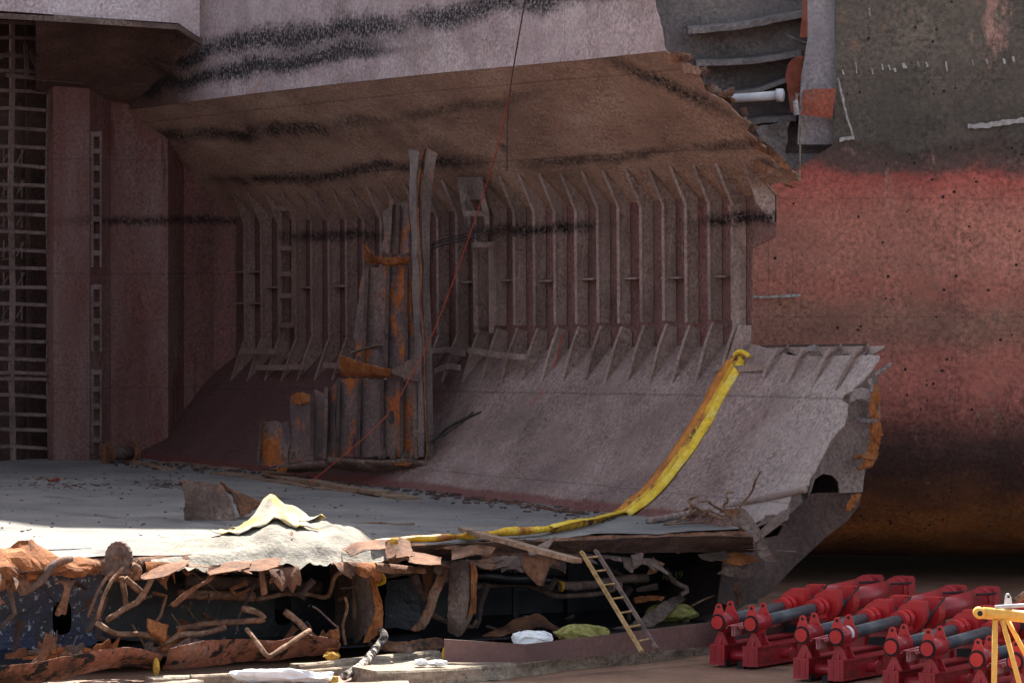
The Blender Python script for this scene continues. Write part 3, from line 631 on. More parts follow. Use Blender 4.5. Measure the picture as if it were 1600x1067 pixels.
# tank top: sediment covered, with drooping torn rim along the cut
LIP = [(0, 30.5), (1.5, 30.6), (2.6, 29.9), (3.2, 30.4), (4.2, 30.2), (5.2, 30.7), (6.2, 30.1), (7.5, 30.6), (8.4, 30.3), (9.6, 30.9), (10.8, 30.5), (12, 31.0), (13.2, 30.6), (15, 31.0), (16.5, 30.7), (18, 31), (20, 30.7), (23, 31)]
rows = []
WN = 150
def ws(i): return WI - .06 + (20.5) * i / WN
US = [0, 2, 4, 6, 8, 10, 12, 14, 16, 18, 20, 22, 23.5, 25, 26, 27, 27.8, 28.4, 28.9, 29.3, 29.6, 29.85, 30.1]
for uu in US:
    r = []
    for i in range(WN + 1):
        ww = ws(i); s = uu / 30.1; um = interp(LIP, ww) - .12 + .07 * nz((ww * 4, 0, 0), 1, 3)
        u = -.3 + s * (um - .15 + .3)
        z = floor_z(Yh(u, ww)) + .04 * nz((u * .6, ww * .6, 0), 1, 1) + .018 * nz((u * 2.5, ww * 2.5, 0), 1, 1)
        r.append(H(u, ww, z))
    rows.append(r)
MB().grid(rows).build('tank_top', M['sediment'], wreck, True)
# rim: torn plate edge bending down / up
rows = []
for k in range(7):
    r = []
    for i in range(WN * 2 + 1):
        ww = WI + .1 + 20.4 * i / (WN * 2); um = interp(LIP, ww) - .12 + .07 * nz((ww * 4, 0, 0), 1, 3)
        L = .32 + .34 * max(-.5, nz((ww * 1.1, 2, 0), 1, 2)) + .18 * nz((ww * 4.5, 2, 0), 1, 6) + .06 * nz((ww * 14, 2, 0), 1, 6)
        s = k / 6 * max(.08, L); bend = .95 + 1.1 * nz((ww * .9, 7, 0), 1, 9)
        u = um - .22 + s * math.cos(bend * s * 2.2) + .0; z = floor_z(Yh(u, ww)) - .012 - s * math.sin(max(-.5, bend * s * 2.2))
        r.append(H(u, ww, z + .03 * nz((ww * 3, u * 3, 0), 1, 4)))
    rows.append(r)
MB().grid(rows, .022).build('torn_rim', M['rust_torn'], wreck)
# inside of the double bottom
g = MB(); g.grid(lerp_grid([[H(22, 2.2, .3), H(22, 12, .28), H(22, 24, .26)], [H(30.6, 2.4, .30), H(30.8, 12, .27), H(31, 24, .25)]], 60, 10), .03); g.build('bottom_plate', M['tank_oily'], wreck)
def plate_with_hole(u, pa, pb, hx, hy, hw, hh, name, mt, zt=None):
    g = MB(); n = 20
    wa, wb = w_of(pa, u), w_of(pb, u); wc = w_of(hx, u); zc = z_of(hy, Yh(u, wc)); rw = hw / FPX * Yh(u, wc) / abs(N.x); rh = hh / FPX * Yh(u, wc)
    inner, outer = [], []
    for k in range(n):
        a = 2 * math.pi * k / n; ca, sa = math.cos(a), math.sin(a)
        ex = lambda v: math.copysign(abs(v) ** .6, v)
        inner.append(H(u, wc + rw * ex(ca), zc + rh * ex(sa)))
        m = max(abs(ca), abs(sa)); xx, yy = ca / m, sa / m
        outer.append(H(u, wc + (xx * (wb - wc) if xx > 0 else -xx * (wa - wc)), zc + (yy * (2.02 - zc) if yy > 0 else -yy * (.27 - zc))))
    g.grid([inner + [inner[0]], outer + [outer[0]]], .02); return g.build(name, mt, wreck)
plate_with_hole(28.6, 160, -160, 97, 965, 14, 26, 'floor_web', M['tank_blue'])
plate_with_hole(28.4, 560, 150, 442, 952, 13, 24, 'floor_web', M['tank_oily'])
g = MB(); g.face([H(23, 2, .25), H(23, 14, .25), H(23, 14, 2.03), H(23, 2, 2.03)]); g.build('floor_web', M['tank_oily'], wreck)
g = MB(); g.face([H(23, 14, .25), H(23, 26, .25), H(23, 26, 2.03), H(23, 14, 2.03)]); g.build('floor_web', M['tank_oily'], wreck)
for px_, u in ((805, 27), (890, 26.6), (960, 26), (1080, 26.5)):
    g = MB(); g.bar(cut(px_, 885, u), cut(px_, 1000, u), .12, .06, up=(D.x, D.y, 0)); g.build('web_stiffener', M['tank_oily'], wreck)
for px_, u in ((242, 28.3), (310, 28.2), (505, 28.1), (60, 28.4)):
    g = MB(); g.bar(cut(px_, 880, u), cut(px_, 1000, u), .14, .05, up=(D.x, D.y, 0)); g.build('web_stiffener', M['tank_oily'], wreck)
# longitudinal girder plates standing torn at the cut
def C(*p): return [[cut(x, y, u) for x, y, u in r] for r in p]
T = lambda name, m, grid, **k: sheet(C(*grid), **k).build(name, M[m], wreck)
T('girder_plate', 'rust_grey', [[(500, 880, 27.5), (540, 876, 29.6), (560, 876, 30.6), (578, 886, 31.0)], [(505, 940, 27.5), (548, 942, 29.6), (566, 942, 30.6), (588, 948, 31.0)], [(510, 1000, 27.5), (548, 1000, 29.6), (560, 1008, 30.6), (576, 990, 31)]], nu=18, nv=14, amp=.05, rag=.08, seed=1)
T('torn_sheet', 'rust_orange', [[(578, 890, 30.9), (585, 900, 31.1)], [(584, 930, 31), (600, 945, 31.1)], [(582, 960, 31), (598, 980, 31)], [(566, 1004, 31), (576, 1000, 31)]], nu=6, nv=14, amp=.06, rag=.05, seed=2)
g = MB(); g.bar(cut(552, 884, 30.2), cut(556, 1002, 30.2), .05, .08, up=(D.x, D.y, 0)); g.build('web_stiffener', M['pipe_rust'], wreck)
T('torn_sheet', 'rust_grey', [[(706, 876, 30.7), (722, 872, 30.9), (738, 872, 30.7)], [(702, 920, 30.8), (724, 920, 31.1), (744, 900, 30.8)], [(700, 960, 30.9), (722, 968, 31.1), (740, 950, 30.7)], [(702, 986, 30.7), (718, 994, 30.9), (728, 978, 30.5)]], nu=14, nv=16, amp=.04, rag=.05, seed=3)
T('torn_sheet', 'rust_orange', [[(734, 872, 30.9), (742, 884, 30.8)], [(736, 920, 31.1), (745, 910, 30.9)], [(730, 965, 31.1), (740, 962, 30.8)]], nu=5, nv=12, amp=.04, rag=.06, seed=31)
T('torn_sheet', 'rust_torn', [[(688, 884, 30.6), (705, 886, 30.8)], [(672, 920, 30.8), (686, 936, 30.9)], [(662, 950, 31), (676, 952, 31)], [(638, 988, 31), (662, 984, 31)]], nu=8, nv=16, amp=.06, rag=.06, seed=4)
T('torn_sheet', 'rust_torn', [[(655, 884, 30.2), (682, 880, 30.6)], [(662, 910, 30.2), (676, 915, 30.4)], [(664, 935, 30.2), (670, 938, 30.3)]], nu=8, nv=8, amp=.05, rag=.06, seed=5)
T('torn_sheet', 'rust_grey', [[(640, 892, 29.4), (662, 892, 30)], [(654, 930, 29.4), (660, 935, 30)]], nu=6, nv=6, amp=.02, seed=6)
T('torn_sheet', 'rust_grey', [[(590, 885, 29.6), (640, 880, 29.8), (690, 884, 30)], [(585, 905, 29.4), (640, 898, 29.6), (690, 900, 29.8)]], nu=14, nv=5, amp=.04, seed=61)
T('torn_sheet', 'tank_oily', [[(596, 905, 29), (650, 900, 29), (660, 905, 29)], [(596, 985, 29), (640, 985, 29), (656, 985, 29)]], nu=8, nv=8, amp=.02, seed=62)
# upper flaps along the rim
flaps = [
 ('rust_torn', [[(600, 852, 30.7), (618, 838, 31.0), (640, 846, 31.2)], [(604, 876, 31.0), (628, 872, 31.3), (648, 870, 31.3)]]),
 ('rust_torn', [[(536, 858, 30.8), (562, 846, 31.1), (604, 842, 31.2)], [(546, 870, 31.2), (572, 862, 31.4), (604, 858, 31.4)]]),
 ('rust_torn', [[(640, 862, 30.9), (668, 866, 31.1), (692, 870, 31.2)], [(636, 880, 31.1), (664, 884, 31.2), (690, 884, 31.3)]]),
 ('rust_torn', [[(704, 860, 30.8), (740, 852, 31.0), (778, 856, 31.0)], [(704, 876, 31.2), (740, 868, 31.4), (766, 868, 31.2)]]),
 ('rust_grey', [[(758, 870, 30.6), (800, 868, 30.7), (820, 874, 30.6)], [(764, 892, 30.8), (790, 886, 30.8), (818, 896, 30.7)]]),
 ('rust_grey', [[(822, 862, 30.9), (846, 848, 31.0), (870, 838, 31.1)], [(826, 868, 31.1), (848, 864, 31.2), (868, 842, 31.2)]]),
 ('rust_grey', [[(985, 866, 30.8), (1006, 862, 30.9)], [(990, 886, 31.0), (1004, 882, 31.1)]]),
 ('rust_torn', [[(1020, 868, 30.6), (1040, 880, 30.7)], [(1010, 900, 30.6), (1024, 896, 30.7)]]),
 ('rust_orange', [[(1110, 868, 30.5), (1150, 862, 30.5), (1184, 872, 30.4)], [(1130, 880, 30.8), (1156, 884, 30.8), (1182, 876, 30.6)]]),
 ('rust_grey', [[(1150, 790, 30.3), (1170, 800, 30.5), (1196, 842, 30.7)], [(1140, 820, 30.3), (1160, 828, 30.6), (1180, 850, 30.8)]]),
 ('rust_grey', [[(1182, 836, 30.6), (1196, 842, 30.8)], [(1184, 866, 30.9), (1204, 862, 31)], [(1200, 880, 31), (1214, 878, 31)]]),
 ('rust_torn', [[(1130, 800, 30.2), (1150, 790, 30.4)], [(1160, 830, 30.4), (1190, 836, 30.6)]]),
 ('rust_grey', [[(1186, 830, 30.4), (1218, 800, 30.4), (1240, 782, 30.4)], [(1190, 842, 30.5), (1222, 818, 30.5), (1232, 812, 30.5)]]),
 ('rust_torn', [[(216, 902, 31.0), (250, 884, 31.2), (300, 874, 31.2)], [(224, 906, 31.4), (256, 902, 31.6), (292, 884, 31.5)]]),
 ('rust_torn', [[(320, 892, 31.0), (352, 880, 31.2), (396, 876, 31.2)], [(326, 900, 31.4), (360, 894, 31.5), (392, 886, 31.4)]]),
 ('rust_torn', [[(376, 884, 31.1), (410, 874, 31.3), (440, 870, 31.1)], [(376, 892, 31.5), (412, 892, 31.6), (436, 886, 31.4)]]),
 ('rust_torn', [[(404, 886, 31.2), (412, 886, 31.2)], [(406, 912, 31.3), (416, 910, 31.3)], [(408, 932, 31.3), (418, 928, 31.3)]]),
 ('rust_torn', [[(424, 894, 31.2), (438, 888, 31.2)], [(420, 912, 31.3), (440, 906, 31.3)]]),
 ('rust_torn', [[(326, 882, 31.2), (346, 878, 31.3)], [(322, 904, 31.4), (334, 902, 31.4)], [(300, 916, 31.4), (310, 918, 31.4)], [(262, 946, 31.4), (272, 950, 31.4)]]),
 ('rust_torn', [[(240, 902, 31.2), (258, 900, 31.3)], [(252, 912, 31.3), (262, 924, 31.4)]]),
 ('rust_torn', [[(84, 906, 31.2), (124, 904, 31.3)], [(100, 918, 31.4), (112, 920, 31.4)], [(84, 962, 31.5), (102, 966, 31.5)]]),
 ('rust_torn', [[(68, 992, 31.8), (88, 992, 31.8)], [(64, 1014, 31.8), (76, 1020, 31.8)], [(46, 1036, 31.8), (60, 1040, 31.8)]]),
 ('rust_orange', [[(230, 964, 31.6), (264, 976, 31.6)], [(232, 984, 31.7), (260, 998, 31.7)], [(248, 1000, 31.6), (256, 1006, 31.6)]]),
 ('rust_torn', [[(0, 930, 31.6), (10, 942, 31.6)], [(-10, 944, 31.7), (2, 944, 31.7)]]),
]
for k in (0, 1, 2, 3, 12, 13, 14, 15, 16):
    m_, g_ = flaps[k]
    if len(g_) == 2: g_[1] = [(x_, y_, u_ + .55) for x_, y_, u_ in g_[1]]
for k, (m, g) in enumerate(flaps): T('torn_flap', m, g, nu=18, nv=12, amp=.022, freq=1.6, rag=.04, th=.012, seed=20 + k)
# folded rusty crust at the left end of the rim
T('rust_crust', 'rust_orange', [[(-40, 846, 30.6), (0, 850, 30.6), (32, 842, 30.7), (60, 852, 30.8), (92, 868, 30.9), (150, 876, 30.9)], [(-40, 880, 31.3), (0, 884, 31.3), (40, 880, 31.3), (80, 890, 31.3), (120, 888, 31.2), (160, 884, 31.1)], [(-40, 905, 31.5), (0, 912, 31.5), (40, 905, 31.4), (80, 904, 31.3), (130, 900, 31.2), (160, 894, 31.1)]], nu=30, nv=12, amp=.14, freq=2.6, rag=.08, seed=51)
# curled bottom sheets at the front
T('curled_sheet', 'curl_plate', [[(-20, 1044, 33.3), (60, 1032, 33.2), (150, 1014, 33.0), (210, 1010, 32.8), (256, 1022, 32.6)], [(-20, 1056, 33.25), (60, 1046, 33.1), (150, 1030, 32.9), (210, 1024, 32.7), (252, 1034, 32.5)], [(-20, 1076, 32.9), (60, 1068, 32.8), (150, 1048, 32.5), (205, 1040, 32.3), (240, 1044, 32.2)]], nu=60, nv=12, amp=.02, freq=1.5, th=.012, rag=.10, seed=52)
T('curled_sheet', 'curl_plate', [[(262, 1012, 32.7), (320, 1000, 32.6), (380, 996, 32.4), (430, 1000, 32.3), (480, 990, 32.2), (532, 1000, 31.9)], [(258, 1026, 32.65), (320, 1018, 32.5), (390, 1012, 32.3), (430, 1012, 32.25), (470, 1006, 32.1), (532, 1010, 31.8)], [(250, 1048, 32.3), (320, 1040, 32.2), (395, 1034, 32), (430, 1032, 31.95), (475, 1026, 31.8), (530, 1022, 31.5)]], nu=60, nv=12, amp=.02, freq=1.5, th=.012, rag=.10, seed=53)
T('curled_sheet', 'rust_orange', [[(478, 998, 31.6), (510, 996, 31.6), (534, 1002, 31.6)], [(500, 1014, 31.9), (516, 1018, 31.9), (532, 1014, 31.8)]], nu=12, nv=6, amp=.04, seed=54)
T('torn_sheet', 'rust_torn', [[(590, 1000, 31), (640, 998, 31.1), (690, 994, 31)], [(590, 1018, 31.2), (640, 1020, 31.3), (692, 1012, 31.2)]], nu=18, nv=6, amp=.07, rag=.08, seed=55)
T('torn_sheet', 'rust_torn', [[(750, 996, 30.3), (790, 978, 30), (826, 960, 29.8), (866, 974, 29.8), (884, 980, 30)], [(760, 1004, 30.5), (800, 990, 30.4), (840, 980, 30.3), (868, 984, 30.3), (880, 990, 30.3)]], nu=22, nv=6, amp=.08, rag=.06, seed=56)
T('torn_sheet', 'rust_grey', [[(930, 990, 30.3), (985, 975, 30), (1020, 950, 29.6), (1066, 926, 29)], [(940, 1002, 30.5), (1000, 992, 30.3), (1040, 965, 29.8), (1072, 936, 29.2)]], nu=22, nv=6, amp=.08, rag=.06, seed=57)
T('torn_sheet', 'rust_orange', [[(986, 936, 29.4), (1010, 932, 29.4), (1040, 932, 29.4)], [(988, 944, 29.6), (1012, 942, 29.6), (1038, 936, 29.6)]], nu=12, nv=4, amp=.05, seed=58)
T('torn_sheet', 'rust_grey', [[(1140, 880, 30), (1160, 884, 30.2), (1186, 880, 30.2)], [(1120, 896, 30), (1160, 904, 30.2), (1180, 900, 30.2)]], nu=12, nv=6, amp=.05, seed=59)
T('torn_sheet', 'rust_torn', [[(1146, 906, 30.2), (1160, 904, 30.3)], [(1148, 930, 30.3), (1158, 926, 30.3)], [(1150, 944, 30.3), (1156, 946, 30.3)]], nu=6, nv=10, amp=.06, seed=60)
rows = []
for ww_, z_ in [(-.03, 99)] + [(w_of(x_, 29.7) + .02, z_of(y_, Yh(29.7, w_of(x_, 29.7))) + .02) for x_, y_ in ((1372, 640), (1370, 700), (1342, 770), (1316, 814), (1284, 838), (1236, 884), (1192, 930), (1140, 962))] + [(3.6, .27)]:
    rows.append([H(-.5 + 30.2 * i / 30, ww_, (z_hop(-.5 + 30.2 * i / 30, 0) if z_ == 99 else z_)) for i in range(31)])
MB().grid(rows, .03).build('bilge_plating', M['dark_steel'], wreck)
g = MB(); g.face([H(26.5, .5, .3), H(26.5, 8.2, .3), H(26.5, 8.2, 2.03), H(26.5, 2.7, 2.03), H(26.5, .3, 2.1)]); g.build('floor_web', M['tank_oily'], wreck)
o = sheet([[on_floor(640, 852, .012), on_floor(760, 846, .012), on_floor(880, 843, .012), on_floor(1000, 838, .012), on_floor(1100, 836, .012), on_floor(1180, 838, .012)], [cut(640, 866, 30.3), cut(760, 864, 30.3), cut(880, 862, 30.3), cut(1000, 864, 30.35), cut(1100, 862, 30.35), cut(1180, 862, 30.3)]], 60, 8, .015, 2, .06, .01, 91)
o.build('scorched_plate', M['rust_grey'], wreck)
def shard(p, d, L, wd, curl, m, seed, name='torn_flap'):
    rr = random.Random(seed); d = Vector(d).normalized(); s_ = d.cross(Vector((rr.uniform(-.3, .3), 1, rr.uniform(-.3, .3)))).normalized(); n = 9; rows = []; q = Vector(p)
    for k in range(n + 1):
        f = k / n; nn = d.cross(s_); d = (d + nn * curl / n + s_ * rr.uniform(-.12, .12)).normalized(); s_ = (s_ + nn * rr.uniform(-.25, .25)).normalized(); s_ = (s_ - d * s_.dot(d)).normalized()
        ww_ = wd * (1 - .75 * f ** 1.4) * rr.uniform(.7, 1.25); o_ = s_ * wd * rr.uniform(-.15, .15)
        rows.append([q - s_ * ww_ / 2 + o_, q + d.cross(s_) * ww_ * .18 + o_, q + s_ * ww_ / 2 + o_]); q = q + d * L / n
    MB().grid(rows, .014).build(name, M[m], wreck)
rs = random.Random(31)
def curl_flap(pa, pb, ya, yb, L, out, curl, m, seed, u0=30.55, name='torn_flap'):
    rr = random.Random(seed); n = 22; nv = 9; prof_ = [(0, rr.uniform(.3, .7))]
    x = 0
    while x < 1: x += rr.uniform(.08, .3); prof_.append((min(1, x), rr.uniform(.35, 1.0)))
    rows = [[] for _ in range(nv + 1)]; tw = rr.uniform(-.7, .7)
    for i in range(n + 1):
        f = i / n; base = cut(pa + (pb - pa) * f, ya + (yb - ya) * f, u0 + .06 * math.sin(f * 5 + seed)); l = L * interp(prof_, f); c_ = curl * (1 + tw * (f - .5) * 2)
        a_ = out; q = base.copy()
        for j in range(nv + 1):
            rows[j].append(q + D.to_3d() * .0 + Vector((.012 * nz(q, 2.2, seed), .012 * nz(q, 2.2, seed + 1), .012 * nz(q, 2.2, seed + 2))))
            q = q + (Vector((D.x, D.y, 0)) * math.cos(a_) + Vector((0, 0, math.sin(a_))) + Vector((N.x, N.y, 0)) * tw * .25 * math.sin(j)) * (l / nv); a_ += c_ / nv
    MB().grid(rows, .012).build(name, M[m], wreck)
def strip(p, pts, wd, m, name='scrap_strip'):
    g_ = MB(); pts = [Vector(q) for q in pts]; rows = []
    c_ = []
    for a_, b_ in zip(pts, pts[1:]): c_ += [a_.lerp(b_, k / 4) for k in range(4)]
    c_.append(pts[-1])
    for k, q in enumerate(c_):
        t_ = (c_[min(k + 1, len(c_) - 1)] - c_[max(k - 1, 0)]).normalized(); s_ = t_.cross(Vector((.3, 1, .2))).normalized(); w2 = wd * (1 - .6 * k / len(c_)) * (1 + .25 * nz(q, 9, 3)) / 2
        rows.append([q - s_ * w2, q + t_.cross(s_) * w2 * .5, q + s_ * w2])
    g_.grid(rows, .012); g_.build(name, M[m], wreck)
k = 0; px_ = -20
while px_ < 1170:
    u0_ = 31.4 if px_ < 190 else 31.1 if px_ < 620 else 30.6; o_ = 22 if px_ < 190 else 12 if px_ < 620 else 0; wd_ = rs.uniform(22, 76); ya = o_ + 872 + 6 * math.sin(px_ * .02) - max(0, (px_ - 640) * .014); yb = o_ + 872 + 6 * math.sin((px_ + wd_) * .02) - max(0, (px_ + wd_ - 640) * .014)
    if rs.random() < .82 and not (100 < px_ + wd_ / 2 < 232):
        if rs.random() < .4: curl_flap(px_, px_ + wd_, ya, yb, rs.uniform(.25, .6), rs.uniform(-.1, .7), rs.uniform(-2.4, .6), rs.choice(['rust_torn', 'rust_torn', 'rust_orange', 'rust_grey'] if px_ < 680 else ['rust_grey', 'rust_grey', 'rust_torn']), k, u0_)
        else: curl_flap(px_, px_ + wd_, ya, yb, rs.uniform(.25, .75), rs.uniform(-.9, -.2), rs.uniform(-1.6, .9), rs.choice(['rust_torn', 'rust_grey', 'rust_torn', 'rust_orange'] if px_ < 680 else ['rust_grey', 'dark_steel', 'rust_torn']), k, u0_)
    px_ += wd_ * rs.uniform(.55, 1.0); k += 1
for k in range(34):
    px_ = rs.uniform(0, 700) if k < 20 else rs.uniform(740, 1160); y_ = rs.uniform(880, 930) if k % 2 else rs.uniform(950, 1010); p_ = cut(px_, y_, rs.uniform(29.6, 31.0) if k < 20 else rs.uniform(28, 30)); ps_ = [p_]; dd_ = Vector((rs.uniform(-.7, .7), rs.uniform(-.3, .2), rs.uniform(-1, .1)))
    for q_ in range(rs.choice((1, 2, 2, 3))):
        ps_.append(ps_[-1] + dd_.normalized() * rs.uniform(.15, .45)); dd_ = dd_ + Vector((rs.uniform(-.9, .9), rs.uniform(-.4, .3), rs.uniform(-.6, .7)))
    strip(p_, ps_, rs.uniform(.05, .2), rs.choice(['rust_torn', 'rust_grey', 'dark_steel', 'rust_torn'] if k < 20 else ['dark_steel', 'dark_steel', 'rust_grey']))
for k in range(16):                             # bottom plate edge, ripped upwards
    px_ = rs.uniform(-10, 560); wd_ = rs.uniform(20, 60); y_ = 1024 - px_ * .03 + rs.uniform(-6, 8)
    curl_flap(px_, px_ + wd_, y_, y_ - wd_ * .04, rs.uniform(.15, .45), rs.uniform(.5, 1.5), rs.uniform(-.5, 1.8), rs.choice(['rust_torn', 'rust_orange', 'rust_grey']), 300 + k, 31.3, 'ripped_edge')
for k in range(22):
    px_ = rs.uniform(20, 560); y_ = rs.uniform(895, 1010); p_ = cut(px_, y_, rs.uniform(29.4, 31.3)); pts_ = [p_]; dd_ = Vector((rs.uniform(-1, 1), rs.uniform(-.3, .3), rs.uniform(-.6, .4)))
    for q_ in range(3):
        dd_ = (dd_ + Vector((rs.uniform(-.5, .5), rs.uniform(-.3, .3), rs.uniform(-.6, .4)))).normalized(); pts_.append(pts_[-1] + dd_ * rs.uniform(.12, .35))
    MB().tube(curve(pts_, 4), rs.choice([.012, .02, .03]), 6).build('bent_rod', M[rs.choice(['pipe_rust', 'rust_grey', 'dark_steel'])], wreck)
# pipes inside the double bottom
def pipe(pts, r, name='pipe', m='pipe_rust', n=6):
    P_ = [cut(x, y, u) for x, y, u in pts]; q_ = [P_[0]]
    for a_, b_, c_ in zip(P_, P_[1:], P_[2:]): q_ += [b_.lerp(a_, min(.3, r * 1.6 / max(.01, (b_ - a_).length))), b_.lerp(c_, min(.3, r * 1.6 / max(.01, (c_ - b_).length)))]
    q_.append(P_[-1]); q2 = []
    for a_, b_ in zip(q_, q_[1:]): q2 += [a_.lerp(b_, k / 3) for k in range(3)]
    q2.append(q_[-1]); q2 = [p_ + Vector((nz(p_, 3, 1), nz(p_, 3, 2), nz(p_, 3, 3))) * r * .35 for p_ in q2]
    MB().tube(q2, [r * (1 + .18 * nz(p_, 6, 4)) for p_ in q2], 9).build(name, M[m], wreck, True)
pipe([(278, 928, 29.8), (330, 928, 29.8), (396, 932, 29.8)], .095)
pipe([(290, 908, 29), (380, 912, 29), (500, 918, 28.8)], .13, m='rust_grey')
pipe([(400, 936, 29.7), (440, 928, 29.7), (482, 928, 29.8), (512, 934, 30), (518, 918, 30.2), (522, 900, 30.3), (534, 894, 30.5), (545, 884, 30.6)], .045)
pipe([(740, 898, 29), (800, 904, 28.8), (850, 906, 28.6), (880, 912, 28.6)], .12, m='tank_oily')
pipe([(872, 915, 29.4), (920, 914, 29.2), (960, 906, 28.8), (1010, 902, 28.6)], .085, m='rust_grey')
pipe([(740, 916, 28.6), (820, 912, 28.4), (870, 932, 28.8), (930, 928, 28.8), (960, 920, 28.4)], .05, m='rust_grey')
pipe([(1040, 890, 29), (1056, 912, 29.4), (1078, 920, 29.5), (1064, 930, 29.5)], .05, m='rust_grey')
pipe([(276, 982, 31), (330, 974, 31.1), (384, 970, 31.3), (412, 970, 31.5), (410, 962, 31.5), (396, 954, 31.4), (378, 950, 31.3)], .055)
pipe([(252, 1006, 31.4), (284, 990, 31.4), (320, 990, 31.4), (352, 980, 31.4)], .05)
pipe([(386, 982, 32.6), (402, 1004, 32.9), (418, 1026, 33.1), (424, 1024, 33.1), (450, 1006, 32.9), (484, 984, 32.6)], .042, n=4)
pipe([(150, 972, 31.4), (176, 988, 31.5), (196, 990, 31.5), (236, 992, 31.6)], .05)
pipe([(444, 955, 31.2), (462, 966, 31.3), (478, 984, 31.3), (494, 1000, 31.3)], .06)
pipe([(760, 978, 29.6), (800, 990, 29.8), (860, 996, 30)], .03, m='rust_grey')
pipe([(1080, 946, 29.6), (1100, 936, 29.6), (1116, 930, 29.6)], .02, m='pipe_rust')
MB().tube(curve([cut(872, 908, 29.3), cut(880, 912, 29.5), cut(878, 922, 29.4), cut(872, 918, 29.3)], 4), .03, 6).build('yellow_band', M['boom_yellow'], wreck)
MB().tube(curve([cut(584, 900, 30.6), cut(596, 898, 30.7), cut(600, 908, 30.7), cut(590, 912, 30.6)], 4), .045, 6).build('yellow_band', M['boom_yellow'], wreck)
# bent frame hoops and the toothed quadrant
qc = cut(184, 872, 31.1); g = MB(); pts = []
for k in range(25):
    a = math.radians(-25 + k * 230 / 24); rr = .30 * (1.0 if k % 2 else .95); pts.append(qc + Vector((math.cos(a) * .72 * rr * 1.1, -.15 * math.cos(a) * rr, math.sin(a) * rr)))
pts += [qc + Vector((-.30, .03, -.28)), qc + Vector((.24, -.03, -.26))]
g.prism(pts, (0.03, .07, 0)); qd = g.build('toothed_quadrant', M['rust_grey'], wreck); g = MB(); g.box(qc + Vector((.02, -.06, .04)), (.12, .12, .10)); g.build('hub_block', M['pipe_rust'], qd)
for pts, r in [([(196, 884, 31.3), (176, 904, 31.5), (162, 930, 31.6), (152, 968, 31.6)], .034), ([(190, 886, 31.2), (164, 904, 31.3), (150, 930, 31.4), (138, 964, 31.4)], .03), ([(190, 900, 31.0), (194, 925, 31.0), (198, 948, 31.0)], .05), ([(196, 902, 31.1), (214, 920, 31.1), (224, 930, 31.1)], .06), ([(236, 904, 31.3), (220, 938, 31.3), (196, 950, 31.3), (166, 970, 31.3)], .052), ([(206, 884, 31.3), (216, 890, 31.3), (212, 902, 31.2)], .08)]:
    pipe(pts, r, 'bent_bar', 'pipe_rust')
pipe([(110, 872, 31.3), (84, 880, 31.5), (70, 900, 31.5), (56, 916, 31.4), (30, 926, 31.3)], .07, 'bent_bar', 'rust_grey')
# cut end of the hopper tank: web plate with cut-out, tabs, dark bilge web
g = MB(); u = 29.95
outl = [H(u, a_, z_hop(u, a_) - .03) for a_ in (2.72, 2.2, 1.6, 1.0, .5, .12)] + [cut(x, y, u) for x, y in [(1372, 598), (1374, 640), (1372, 700), (1350, 730), (1346, 768), (1310, 770), (1308, 752), (1298, 742), (1284, 740), (1272, 748), (1264, 772), (1236, 800)]]
g.prism(outl, DU * .04); g.build('web_plate', M['cut_steel'], wreck)
g = MB(); outl = [(1240, 784), (1270, 770), (1346, 768), (1340, 790), (1322, 814), (1290, 838), (1240, 884), (1196, 930), (1150, 950), (1120, 940), (1130, 860), (1186, 842), (1214, 836)]
g.prism([cut(x, y, 29.7) for x, y in outl], DU * .04); g.build('bilge_web', M['dark_steel'], wreck)
T('outer_strip', 'rust_orange', [[(1352, 604, 30.3), (1374, 594, 30.3)], [(1356, 650, 30.3), (1374, 650, 30.3)], [(1354, 690, 30.3), (1376, 700, 30.3)], [(1338, 740, 30.3), (1362, 730, 30.3)]], nu=8, nv=18, amp=.08, freq=4, rag=.12, seed=71)
T('outer_strip', 'rust_orange', [[(1330, 770, 30), (1346, 768, 30)], [(1316, 800, 30), (1332, 800, 30)]], nu=5, nv=8, amp=.04, seed=72)
T('side_tab', 'cut_steel', [[(1330, 650, 30.1), (1352, 652, 30.4), (1372, 656, 30.6)], [(1334, 658, 30.2), (1352, 664, 30.5), (1372, 660, 30.7)]], nu=8, nv=4, amp=.03, seed=73)
T('side_tab', 'rust_orange', [[(1332, 712, 30.1), (1352, 710, 30.4), (1374, 708, 30.6)], [(1334, 718, 30.2), (1352, 718, 30.5), (1374, 720, 30.7)]], nu=8, nv=4, amp=.03, seed=74)
T('torn_flap', 'cut_steel', [[(1325, 612, 30.6), (1342, 604, 30.6), (1362, 606, 30.6)], [(1328, 632, 30.7), (1344, 626, 30.9), (1358, 630, 30.7)]], nu=10, nv=6, amp=.03, seed=75)
T('torn_flap', 'cut_steel', [[(1364, 586, 30.5), (1378, 574, 30.6), (1394, 566, 30.7)], [(1368, 592, 30.6), (1380, 584, 30.7), (1392, 572, 30.8)]], nu=10, nv=5, amp=.03, seed=76)
T('torn_flap', 'cut_steel', [[(1356, 590, 30.5), (1364, 588, 30.6)], [(1358, 616, 30.7), (1366, 614, 30.7)]], nu=5, nv=8, amp=.02, seed=77)
T('torn_flap', 'cut_steel', [[(1254, 544, 29.2), (1270, 538, 29.2), (1284, 542, 29.2)], [(1258, 554, 29.3), (1270, 552, 29.4), (1286, 558, 29.3)]], nu=8, nv=5, amp=.03, seed=78)
# pipe lying on the foot of the hopper
c = curve([on_hopper(1258, 764, .06), on_hopper(1220, 774, .06), on_hopper(1170, 784, .06), on_hopper(1090, 800, .06), on_floor(1012, 814, .05)], 6)
MB().tube(c, .07, 9).build('foot_pipe', M['frame_steel'], wreck, True)
